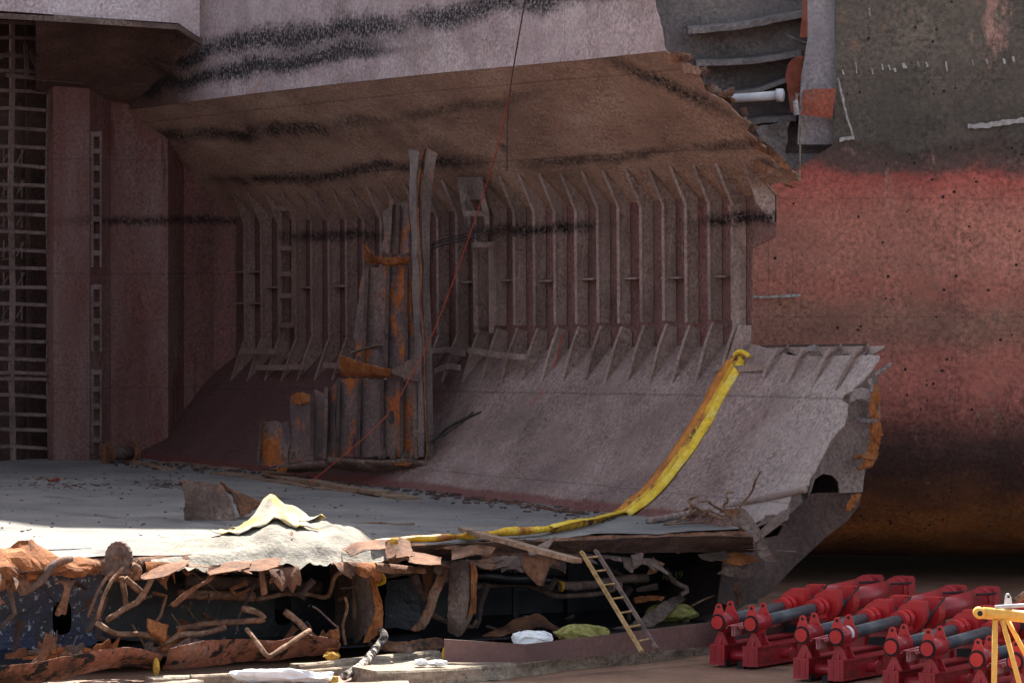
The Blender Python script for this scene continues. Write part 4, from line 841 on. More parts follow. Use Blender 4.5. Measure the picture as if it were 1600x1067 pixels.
# painted number inside the dark tank
tx = bpy.data.curves.new('tmp', 'FONT'); tx.body = 'R239'; tx.size = .2; tx.extrude = .003; tx.shear = .2
to = bpy.data.objects.new('tmp', tx); COL.objects.link(to); bpy.context.view_layer.update()
me = bpy.data.meshes.new_from_object(to); bpy.data.objects.remove(to)
p = cut(1034, 906, 26.56); g = MB(); g.bm.from_mesh(me)
g.bm.transform(Matrix.Translation(p) @ Matrix.Rotation(math.radians(-6), 4, 'Y') @ Matrix.Rotation(math.radians(90), 4, 'X'))
g.build('painted_number', M['yellow_paint'], wreck)

# ------------------------------------------------------------------ torn stiffened panel standing in the hold
PY = lambda px: 92 + (660 - px) * .012
panel = empty('torn_panel', at(560, 730, PY(560)))
tag(panel, 'stepped chunk of torn ribbed plating standing upright in front of the bare ribs', 'torn panel')
def pp(x, y, o=0): return at(x, y, PY(x) + o)
def PS(name, m, grid, **k): return sheet([[pp(*q) for q in r] for r in grid], **k).build(name, M[m], panel)
PS('plating', 'panel_plate', [[(598, 332, .1), (612, 318, .1), (641, 312, .1)], [(600, 365, .1), (620, 365, .15), (642, 365, .1)], [(592, 394, .1), (615, 400, .1), (642, 398, .1)]], rag=.05, seed=1)
PS('plating', 'panel_plate', [[(566, 428, .1), (580, 418, .1), (641, 412, .1)], [(558, 480, .1), (590, 480, .15), (645, 480, .1)], [(552, 540, .1), (590, 540, .15), (652, 540, .1)], [(566, 566, .1), (600, 580, .1), (655, 585, .1)]], nu=20, nv=20, rag=.05, seed=2)
PS('plating', 'panel_plate', [[(528, 590, .1), (590, 592, .1), (658, 596, .1)], [(524, 650, .1), (590, 650, .12), (660, 650, .1)], [(522, 714, .1), (590, 714, .1), (662, 716, .1)]], nu=24, nv=16, amp=.03, rag=.02, seed=3)
PS('plating', 'panel_plate', [[(491, 606, 0), (508, 612, .08), (528, 592, 0)], [(490, 660, 0), (508, 660, .1), (526, 655, 0)], [(490, 716, 0), (508, 716, .1), (526, 714, 0)]], rag=.04, seed=4)
PS('plating', 'panel_plate', [[(454, 618, -.1), (468, 612, -.05), (490, 618, -.1)], [(453, 670, -.1), (470, 670, 0), (490, 670, -.1)], [(452, 724, -.1), (470, 724, 0), (490, 722, -.1)]], rag=.04, seed=5)
PS('plating', 'panel_plate', [[(408, 656, -.2), (430, 658, -.1), (455, 657, -.2)], [(404, 690, -.2), (430, 690, -.1), (454, 690, -.2)], [(401, 728, -.2), (428, 730, -.1), (452, 728, -.2)]], rag=.04, seed=6)
PS('rust_patch', 'rust_orange', [[(455, 617, -.13), (468, 611, -.1), (488, 617, -.13)], [(454, 630, -.13), (470, 634, -.08), (488, 628, -.13)]], amp=.02, rag=.04, seed=61)
for x0, y0, x1, y1, o in [(612, 312, 606, 398, .02), (622, 320, 620, 398, .03), (574, 416, 568, 566, 0), (607, 414, 603, 580, 0), (634, 414, 634, 585, 0), (562, 592, 560, 714, 0), (598, 592, 596, 716, 0), (628, 594, 627, 716, 0), (530, 596, 526, 714, 0), (648, 596, 650, 716, 0), (488, 614, 487, 720, -.15), (510, 604, 508, 716, -.1), (410, 656, 402, 728, -.3)]:
    g = MB(); c = [pp(x0 + (x1 - x0) * t + R.uniform(-.6, .6), y0 + (y1 - y0) * t, o) for t in (0, .3, .6, 1)]
    for a_, b_ in zip(c, c[1:]): g.bar(a_, b_, .04, .24, up=(0, 1, 0)); g.bar(a_ + Vector((.0, -.13, 0)), b_ + Vector((.0, -.13, 0)), .08, .025, up=(0, 1, 0))
    g.build('rib', M['dark_steel'] if x0 % 3 else M['rust_grey'], panel)
PS('post_web', 'cut_steel', [[(642, 232, 0), (656, 236, -.2)], [(641, 300, 0), (652, 300, -.2)], [(645, 420, 0), (656, 420, -.25)], [(650, 560, 0), (660, 560, -.25)], [(653, 716, 0), (664, 716, -.25)]], nu=4, nv=24, amp=.04, rag=.02, seed=7)
PS('post_flange', 'rust_torn', [[(664, 230, -.28), (667, 230, -.26)], [(654, 290, -.28), (657, 290, -.26)], [(656, 420, -.3), (659, 420, -.27)], [(662, 560, -.3), (665, 560, -.27)], [(666, 718, -.3), (669, 718, -.27)]], nu=2, nv=24, amp=.03, rag=0, th=.08, seed=8)
PS('post_web', 'cut_steel', [[(666, 230, -.2), (684, 240, .05)], [(660, 300, -.2), (674, 300, .05)], [(660, 420, -.2), (670, 420, .05)], [(664, 560, -.2), (674, 560, .05)], [(668, 722, -.2), (676, 720, .05)]], nu=4, nv=24, amp=.03, rag=.02, seed=9)
PS('stringer', 'rust_orange', [[(567, 376, -.4), (582, 394, -.35), (606, 402, -.3), (642, 400, -.3)], [(569, 392, -.2), (584, 404, -.2), (606, 411, -.2), (642, 407, -.2)], [(572, 412, .05), (590, 412, .05), (610, 414, .05), (640, 412, .05)]], nu=20, nv=8, amp=.03, seed=10)
PS('stringer', 'rust_orange', [[(530, 553, -.4), (570, 565, -.4), (615, 578, -.35)], [(529, 574, -.2), (570, 580, -.2), (612, 588, -.2)], [(530, 586, .05), (570, 590, .05), (616, 586, .05)]], nu=20, nv=8, amp=.03, seed=11)
PS('bracket', 'rust_grey', [[(613, 578, -.4), (640, 562, -.3), (658, 560, -.2)], [(613, 582, -.4), (636, 592, -.3), (658, 596, -.2)]], nu=8, nv=6, amp=.02, rag=0, seed=12)
PS('bottom_stringer', 'rust_grey', [[(512, 712, -.35), (580, 718, -.35), (640, 716, -.35), (670, 724, -.35)], [(512, 722, -.3), (580, 724, -.3), (640, 726, -.3), (674, 730, -.3)], [(516, 730, .15), (580, 738, .15), (640, 740, .15), (672, 738, .15)]], nu=22, nv=6, amp=.03, seed=13)
PS('bottom_stringer', 'rust_grey', [[(430, 726, -.4), (470, 722, -.4), (510, 718, -.4)], [(430, 733, -.35), (470, 730, -.35), (510, 726, -.35)], [(402, 730, .1), (460, 738, .1), (512, 734, .1)]], nu=14, nv=6, amp=.03, seed=14)
PS('rust_tab', 'rust_orange', [[(430, 730, -.42), (452, 728, -.42)], [(434, 739, -.4), (450, 738, -.4)]], nu=5, nv=3, amp=.02, seed=15)
PS('rust_tab', 'rust_orange', [[(612, 721, -.42), (646, 722, -.42)], [(614, 728, -.4), (642, 728, -.4)]], nu=5, nv=3, amp=.02, seed=16)
for x in (450, 462, 600, 618, 636, 650):
    PS('foot_bracket', 'rust_grey', [[(x, 700, 0), (x + 1, 700, 0)], [(x - 9, 716, -.3), (x + 1, 716, 0)]], nu=3, nv=3, amp=.0, rag=0, seed=17)
PS('torn_ledge', 'rust_grey', [[(546, 550, -.2), (575, 540, -.25), (600, 538, -.3)], [(548, 553, -.1), (575, 545, -.1), (600, 544, -.1)]], nu=10, nv=3, amp=.02, seed=18)

# ------------------------------------------------------------------ oil boom
bp = [(1157, 553, 14), (1146, 566, 18), (1125, 602, 19), (1098, 650, 20), (1062, 706, 21), (1022, 757, 19), (985, 790, 17), (958, 806, 12), (920, 817, 13), (880, 823, 13), (848, 827, 9), (820, 829, 13), (790, 831, 13), (770, 833, 8), (735, 836, 12), (716, 838, 7), (690, 840, 12), (650, 842, 11), (620, 844, 9), (585, 846, 7)]
boom = empty('oil_boom', on_floor(800, 834)); tag(boom, 'yellow oil containment boom hanging down the hopper slope and across the grey floor', 'oil boom')
cp = []; rp = []
for x, y, r in bp:
    if y < 800: p = on_hopper(x, y, .16); 
    else:
        p = on_floor(x, y, .10)
        q = on_hopper(x, y, .16)
        if 800 <= y < 824: p = p.lerp(q, max(0, (824 - y) / 24))
    cp.append(p); rp.append(r / FPX * p.y * .82)
cc = curve(cp, 6); rc = [v.x for v in curve([Vector((r, 0, 0)) for r in rp], 6)]
rows = []; up = Vector((N.x, N.y, 1.0)).normalized()
sk = []
for i, p in enumerate(cc):
    t = (cc[min(i + 1, len(cc) - 1)] - cc[max(i - 1, 0)]).normalized(); s = t.cross(up).normalized(); n_ = s.cross(t).normalized()
    if n_.z < 0: n_ = -n_
    r = rc[i]; row = []
    for k in range(14):
        a = 2 * math.pi * k / 14; q = r * (1 + .26 * nz((p.x + math.cos(a), p.z + math.sin(a), p.y), 3.2, 3) + .10 * nz((p.x, p.z, a), 9, 5)); row.append(p + s * math.cos(a) * q + n_ * math.sin(a) * q * .62)
    rows.append(row)
    s2 = s if s.x > 0 else -s
    wd = r * (.95 + .3 * nz(p, 2.2, 8))
    sk.append([p + s2 * r * .55 - n_ * .03 + n_ * .05, p + s2 * (r * .9 + wd * .2) + n_ * (.02 + .03 * nz(p, 4, 2)), p + s2 * (r * .95 + wd * .55) - n_ * .02, p + s2 * (r + wd * .8) - n_ * .06])
g = MB(); g.grid(rows, closed=True); g.face(rows[0][::-1]); g.face(rows[-1]); tube_ = g.build('boom_tube', M['boom_yellow'], boom, True)
st = []
for i, r_ in enumerate(rows[4:50]):
    c_ = cc[i + 4]; ks = range(2, 7) if (cc[i + 5] - c_).cross(up).x > 0 else range(1, 6); st.append([c_ + (r_[k] - c_) * 1.03 for k in ks])
sheet_ = MB().grid(st).build('oil_stain', M['boom_stain'], tube_, True)
MB().grid(sk[2:60], .02).build('boom_skirt', M['boom_skirt'], boom, True)
g = MB(); g.tube(curve([on_hopper(1140, 560, .3), on_hopper(1156, 549, .36), on_hopper(1170, 556, .3)], 5), .05, 8); g.build('boom_knot', M['boom_skirt'], boom, True)
g = MB(); p = on_floor(616, 845, .16); g.tube([p + Vector((-.07, 0, 0)), p + Vector((.07, 0, 0))], .06, 10); g.build('boom_coupling', M['rag_ochre'], boom, True)

# ------------------------------------------------------------------ sand heap and tarp on the rim
def heap(name, ctr, pk, label, m='sand'):
    pass
def heap_z(px_, u, t):
    ww = w_of(px_, u); Y = Yh(u, ww)
    h = .36 * math.exp(-((px_ - 432) / 46) ** 2) + .30 * math.exp(-((px_ - 520) / 60) ** 2) + .16 * math.exp(-((px_ - 350) / 70) ** 2)
    e = math.sin(math.pi * min(1, max(0, t * 1.06))) ** .8 if t < .94 else .0
    return floor_z(Y) - .06 + (h * e * (1 + .5 * nz((px_ * .03, u * 1.5, 0), 1, 2)) + .10 * e) + .03 * nz((px_ * .12, u * 5, 0), 1, 3) * e
rows = []
hs = []
for j in range(41):
    r = []
    for i in range(71):
        px_ = 236 + (606 - 236) * i / 70; t = j / 40; u = 27.6 + 3.5 * t
        ww = w_of(px_, u); Y = Yh(u, ww)
        edge_ = min(1, i / 8, (70 - i) / 8)
        z = floor_z(Y) - .06 + (heap_z(px_, u, t) - floor_z(Y) + .06) * edge_
        if t > .9: z -= (t - .9) * 1.9 * (1 + .5 * nz((px_ * .1, 0, 0), 1, 5))
        r.append(H(u, ww, z))
    rows.append(r)
sand = MB().grid(rows).build('sand_heap', M['sand'], None, True)
tag(sand, 'pale sand heap spilling over the torn sunlit rim of the floor', 'sand heap')
tp = empty('tarp', on_floor(420, 820)); tag(tp, 'crumpled yellow tarp draped over the sand heap', 'tarp')
rows = []
for j in range(15):
    r = []
    for i in range(25):
        f = i / 24; t_ = .22 + .42 * j / 14; px_ = 352 + 136 * f + 22 * math.sin(j * .5) ; u = 27.6 + 3.5 * t_
        z = heap_z(px_, u, t_) + .05 + .24 * math.exp(-((f - .55) / .2) ** 2) * math.exp(-((j - 5) / 5) ** 2) + .035 * math.sin(px_ * .16 + j * .55) + .05 * abs(nz((px_ * .07, u * 2, 0), 1, 4)) + .03 * nz((px_ * .2, u * 4, 1), 1, 6)
        r.append(H(u, w_of(px_, u), z))
    rows.append(r)
MB().grid(rows, .01).build('cover', M['yellow_tarp'], tp, True)
o = sheet([[cut(388, 856, 30.4), cut(430, 842, 30.3), cut(458, 830, 30.2)], [cut(392, 860, 30.6), cut(432, 856, 30.6), cut(458, 844, 30.5)]], 12, 5, .03, seed=5).build('rust_plate', M['rust_torn'])
tag(o, 'narrow rusty plate half buried in the front of the sand heap', 'plate')
# bent rusty plate on the floor
bpl = empty('bent_plate', on_floor(340, 812)); tag(bpl, 'bent brown steel plate standing on edge on the grey floor behind the sand heap', 'bent plate')
F = lambda x, y, Y: at(x, y, Y)
Yb = on_floor(330, 813).y
sheet([[F(279, 748, Yb - .2), F(310, 748, Yb), F(342, 754, Yb + .1)], [F(287, 785, Yb - .1), F(320, 785, Yb + .05), F(362, 785, Yb + .1)], [F(288, 811, Yb), F(320, 814, Yb), F(372, 816, Yb)]], 16, 14, .03, rag=.03, th=.05, seed=6).build('plate_face', M['rust_grey'], bpl)
sheet([[F(340, 753, Yb + .1), F(356, 762, Yb + .6), F(372, 772, Yb + .9)], [F(366, 784, Yb + .1), F(384, 780, Yb + .6), F(406, 786, Yb + .9)], [F(374, 808, Yb + .1), F(392, 800, Yb + .5), F(412, 792, Yb + .8)]], 12, 12, .06, rag=.06, th=.05, seed=7).build('plate_fold', M['rust_torn'], bpl)
# flanged pipe spool
spool = empty('pipe_spool', on_floor(188, 722)); tag(spool, 'short rusty flanged pipe lying at the foot of the bulkhead', 'pipe')
Ys = on_floor(188, 722).y - .3
a_, b_ = at(168, 709, Ys - .2), at(207, 706, Ys + .3)
MB().tube([a_, b_], .17, 14).build('pipe_body', M['dark_steel'], spool, True)
for p, q in ((a_, .06), (b_, .06)):
    d_ = (b_ - a_).normalized(); g = MB(); rr = .27
    g.tube([p - d_ * q, p + d_ * q], rr, 18); g.build('flange', M['rust_torn'], spool)
# planks and scrap lying on the floor
def plank(pa, pb, wd, th, label, m='plank', name='plank', cat='plank', lift=.03, bow=.03):
    a_, b_ = on_floor(*pa, lift), on_floor(*pb, lift); g = MB(); n = 8; c = [a_.lerp(b_, k / n) + Vector((0, bow * nz((k, pa[0], 0), .5, 3), bow * nz((k, pa[0], 0), .6, 1))) for k in range(n + 1)]
    s = (b_ - a_).cross(Vector((0, 0, 1))).normalized() * wd / 2
    g.grid([[p - s, p + s] for p in c], th); o = g.build(name, M[m]); return tag(o, label, cat)
plank((168, 712), (262, 732), .35, .08, 'weathered plank leaning from the flanged pipe across the floor')
plank((196, 716), (236, 724), .2, .08, 'short dark plank beside the flanged pipe', lift=.06)
plank((250, 720), (420, 736), .5, .06, 'broad brown plank at the foot of the dark hopper corner')
plank((345, 737), (640, 778), .55, .08, 'long warped brown plank below the stepped torn panel', bow=.1)
plank((420, 738), (600, 768), .35, .08, 'narrow plank lying along the back edge of the long warped one', lift=.12, bow=.1)
plank((546, 815), (646, 817), .12, .08, 'straight thin batten lying flat on the grey floor')
plank((722, 823), (902, 872), .16, .08, 'bare wooden plank lying across the yellow boom', lift=.22, bow=.02)
plank((740, 776), (905, 800), .15, .04, 'thin rusty strip along the red foot of the hopper plate', 'rust_torn', 'steel_strip', 'strip', bow=.1)
# little debris in the back left
for k, (x, y, lb) in enumerate([(80, 748, 'small red rag among twigs on the floor at far left')]):
    o = sheet([[on_floor(74, 749, .02), on_floor(92, 747, .05)], [on_floor(76, 752, .02), on_floor(95, 751, .03)]], 6, 4, .05, 5, .03, .02, 3).build('rag', M['rag_red']); tag(o, lb, 'rag')
tw = []
g = MB()
for k in range(14):
    x, y = R.uniform(45, 125), R.uniform(745, 750); a_ = on_floor(x, y, .02); b_ = on_floor(x + R.uniform(-14, 14), y + R.uniform(-2, 2), .03); g.tube([a_, (a_ + b_) / 2 + Vector((0, 0, .03)), b_], .012, 5)
tag(g.build('twigs', M['plank']), 'scatter of dry twigs on the grey floor', 'twigs', kind='stuff')
g = MB()
for k in range(260):
    x, y = R.uniform(0, 1000), R.uniform(738, 846)
    if x > 420 and y < 745 + (x - 420) * .12: continue
    p = on_floor(x, y, .01); s = R.uniform(.008, .026)
    g.box(p, (s * 2, s * R.uniform(1, 3), s), Matrix.Rotation(R.uniform(0, 3), 3, 'Z'))
for k in range(520):
    x = R.uniform(165, 960); y = interp([(165, 716), (430, 738), (640, 764), (900, 799), (960, 806)], x) + R.gauss(2, 4); p = on_floor(x, y, .02); s = R.uniform(.015, .05)
    g.box(p, (s * R.uniform(1, 5), s, s * .8), Matrix.Rotation(R.uniform(0, 3), 3, 'Z') @ Matrix.Rotation(R.uniform(-.5, .5), 3, 'X'))
for k in range(160):
    x = R.choice([R.gauss(90, 40), R.gauss(260, 25)]); y = R.gauss(758, 4); p = on_floor(x, y, .01); s = R.uniform(.01, .03); g.box(p, (s * R.uniform(1, 5), s * 1.5, s), Matrix.Rotation(R.uniform(-.4, .4), 3, 'Z'))
tag(g.build('floor_debris', M['dark_steel']), 'small dark chips scattered over the grey floor', 'debris', kind='stuff')
# tangle of wires at the foot of the hopper, right
g = MB()
for k in range(16):
    x, y = R.uniform(1060, 1160), R.uniform(790, 822); pts = [on_hopper(min(1240, x), min(y, 806), .08)]
    d_ = Vector((R.uniform(-.3, .3), R.uniform(-.3, .1), R.uniform(-.1, .3)))
    for q in range(4):
        d_ = d_ + Vector((R.uniform(-.25, .25), R.uniform(-.2, .15), R.uniform(-.22, .14))); pts.append(pts[-1] + d_ * .7)
        pts[-1].z = max(pts[-1].z, 2.1)
    g.tube(curve(pts, 4), R.uniform(.012, .03), 5)
g.tube(curve([on_hopper(1090, 775, .2), on_hopper(1076, 783, .3), on_hopper(1100, 800, .25), on_hopper(1132, 812, .2)], 6), .03, 6)
tag(g.build('wire_tangle', M['pipe_rust']), 'tangle of rusty wire and cable ends at the right foot of the hopper slope', 'wire', kind='stuff')
# ropes
def rope(pts, r, label, m, name='rope', cat='rope'):
    return tag(MB().tube(curve(pts, 8), r, 6).build(name, M[m], None, True), label, cat)
rope([at(824, -20, 82), at(800, 120, 84), at(780, 220, 86.5), at(735, 365, 89.5), at(676, 522, 91), at(640, 590, 91.2), at(612, 640, 91.3), at(560, 692, 91), on_floor(480, 757, .05)], .012, 'long thin red line running from the coaming past the torn panel to the floor', 'red_rope')
rope([side(880, 520, .2), on_hopper(866, 575, .05), on_hopper(850, 608, .05), on_hopper(828, 634, .05)], .012, 'short thin red line trailing over the hopper plate', 'red_rope')
rope([at(824, -20, 81.6), at(800, 120, 83.6), at(793, 190, 84), at(792, 268, 84.4)], .013, 'thin dark cable hanging straight down in front of the brown topside plate', 'dark_cable', 'cable', 'cable')
rope([at(676, 690, 91.4), on_hopper(700, 668, .15), on_hopper(730, 652, .1), on_hopper(752, 644, .05)], .03, 'dark chain stretched from the foot of the torn panel over the hopper plate', 'dark_cable', 'chain', 'chain')
rope([at(672, 690, 91.2), on_hopper(705, 672, .2), on_hopper(740, 643, .06)], .02, 'slack dark wire beside the chain at the foot of the torn panel', 'dark_cable', 'cable', 'cable')
o = MB(); [o.tube([at(612 + d, 642, 91.25), at(611 + d * 2, 662 - abs(d) * 2, 91.25)], [.03, .05], 6) for d in (-1.5, 0, 1.5)]
tag(o.build('rope_knot', M['dark_cable']), 'dark frayed knot tied on the long red line', 'knot')

# ------------------------------------------------------------------ foreground: kerbs, barrier, ladder, litter
def beam_along(pts, wd, ht, label, name='dock_timber', m='timber', cat='timber'):
    g = MB(); rows = []
    c = curve(pts, 10)
    for i, p in enumerate(c):
        t = (c[min(i + 1, len(c) - 1)] - c[max(i - 1, 0)]); s = Vector((-t.y, t.x, 0)).normalized()
        k = [.012 * nz(p, 4, q) + .02 * nz(p, 1.3, q) for q in range(6)]
        rows.append([p + s * (0 + k[0]), p + s * (.01 + k[1]) + Vector((0, 0, ht * .85)), p + s * (.04 + k[1]) + Vector((0, 0, ht + k[2])), p + s * wd * .5 + Vector((0, 0, ht + k[3])), p + s * (wd - .03) + Vector((0, 0, ht + k[4])), p + s * wd])
    g.grid(rows); g.face(rows[0]); g.face(rows[-1][::-1]); return tag(g.build(name, M[m]), label, cat)
beam_along([ground(590, 1073), ground(760, 1064), ground(900, 1046), ground(1020, 1034), ground(1120, 1020), ground(1260, 1000)], 1.1, .26, 'long weathered dock kerb running along the front of the barrier', 'kerb', 'timber', 'kerb')
beam_along([ground(-60, 1096), ground(90, 1088), ground(236, 1090)], .55, .1, 'broad flat timber at the lower left corner of the dock')
beam_along([ground(240, 1072, 0), ground(360, 1066), ground(560, 1052), ground(690, 1036)], .4, .13, 'long old grey timber lying right beneath the torn bottom plates')
beam_along([ground(150, 1092, 0), ground(220, 1086), ground(320, 1078)], .3, .16, 'short light timber under the curled plate at far left')
beam_along([ground(250, 1090), ground(420, 1084), ground(640, 1082)], .5, .14, 'sunlit pale timber in front of the white sheet')
beam_along([ground(300, 1070), ground(430, 1066), ground(520, 1064)], .22, .16, 'narrow split timber behind the white sheet')
beam_along([ground(470, 1058), ground(590, 1046), ground(690, 1036)], .3, .22, 'dark edged timber beside the striped hose end')
bar_ = empty('barrier', ground(900, 1040)); tag(bar_, 'low brown steel containment barrier in front of the torn double bottom', 'barrier')
for a_, b_, za, zb in [((694, 998, 1034), (822, 1006, 1034), 0, 0), ((822, 1006, 1034), (1122, 970, 1008), 0, 0), ((1122, 970, 1008), (1290, 955, 990), 0, 0)]:
    pa, pb = ground(a_[0], a_[2], .28), ground(b_[0], b_[2], .28)
    ta, tb = at(a_[0], a_[1], pa.y), at(b_[0], b_[1], pb.y)
    g = MB(); g.prism([pa, pb, tb, ta], (0, .03, 0)); g.build('barrier_panel', M['barrier'], bar_)
# ladder
lad = empty('ladder', ground(1015, 1016, .3)); tag(lad, 'wooden ladder leaning from the kerb against the torn double bottom', 'ladder')
La0, La1 = at(909, 862, 72.9), at(1003, 1018, 70.9); Lb0, Lb1 = at(931, 860, 73.3), at(1026, 1013, 71.3)
MB().bar(La0, La1, .055, .09, up=(0, 1, .3)).build('rail', M['ladder_wood'], lad)
MB().bar(Lb0, Lb1, .055, .09, up=(0, 1, .3)).build('rail', M['rust_grey'], lad, label='darker stained ladder rail')
for t in (.06, .2, .34, .48, .62, .76, .9):
    MB().tube([La0.lerp(La1, t), Lb0.lerp(Lb1, t)], .018, 8).build('rung', M['ladder_wood'], lad)
# striped hose end
hose = tag(MB().tube(curve([ground(538, 1056, .12), ground(566, 1038, .2), cut(586, 1014, 31.6), cut(600, 996, 31.4), cut(596, 986, 31.1)], 6), .075, 10).build('hose', M['hose_stripe'], None, True), 'black and white mottled hose end curling out of the torn plates', 'hose')
def sack(px_, py_, z, rx, ry, rz, label, m, name='sack', cat='sack', seed=0):
    c = ground(px_, py_, z) ; g = MB(); rows = []
    for j in range(15):
        a = math.pi * j / 14; rows.append([c + Vector((rx * math.sin(a) * math.cos(b) * 1.0, ry * math.sin(a) * math.sin(b), rz * (1 + math.cos(a)) * .5)) * 1 + Vector((nz((b, a, seed), 1.4, seed), nz((a, b, seed), 1.3, seed + 2), nz((a, b, seed), 1.2, seed + 4))) * min(rx, .35) * .28 * math.sin(a) + Vector((0, -.3, .5)) * min(rx, .4) * .22 * nz((math.cos(b) * 2, math.sin(b) * 2, a * 2), 1.6, seed + 7) for b in [2 * math.pi * k / 28 for k in range(28)]])
    g.grid(rows, closed=True); return tag(g.build(name, M[m]), label, cat)
sack(830, 1012, .3, .36, .2, .30, 'white plastic sack behind the low brown barrier', 'white_cloth', 'plastic_sack', 'sack', 1)
sack(908, 1004, .3, .50, .25, .32, 'crumpled yellow green sack behind the barrier near the ladder', 'green_sack', 'cloth_sack', 'sack', 2)
sack(1050, 970, .3, .5, .3, .3, 'dim greenish sack lying inside the dark tank beyond the ladder', 'green_sack', 'cloth_sack', 'sack', 5)
sack(440, 1066, .15, .85, .3, .22, 'flat white sheet lying on the dock timbers in the sun', 'white_cloth', 'white_sheet', 'sheet', 3)
sack(658, 1040, .28, .12, .1, .12, 'small white paper scrap beside the barrier end', 'white_cloth', 'scrap', 'litter', 4)
sack(684, 1040, .28, .16, .1, .1, 'larger white plastic scrap at the barrier end', 'white_cloth', 'scrap', 'litter', 6)
sack(694, 1034, .1, .05, .05, .26, 'ochre rag hanging at the left end of the barrier', 'rag_ochre', 'rag', 'rag', 7)
sack(244, 1056, .1, .06, .06, .32, 'yellow rag hanging under the curled plate', 'rag_ochre', 'rag', 'rag', 8)
sack(518, 1030, .28, .14, .1, .13, 'yellow foam lump under the curled rusty plate', 'rag_ochre', 'foam_lump', 'litter', 9)
sack(516, 1068, .1, .14, .1, .14, 'orange yellow rag on the timber by the hose end', 'rag_ochre', 'rag', 'rag', 10)
# sediment between the timbers
rows = []
for j in range(9):
    rows.append([ground(560 + (780 - 560) * i / 24, 1062 - j * 4.2, .02) + Vector((0, 0, .30 * math.sin(math.pi * i / 24) * (.6 + .4 * nz((i * .5, j, 0), .6, 2)) * (1 if 0 < j else 0) * math.sin(math.pi * min(1, j / 8 + .2)))) for i in range(25)])
tag(MB().grid(rows).build('silt_pile', M['sand'], None, True), 'low grey silt pile between the timbers beside the hose', 'silt pile')

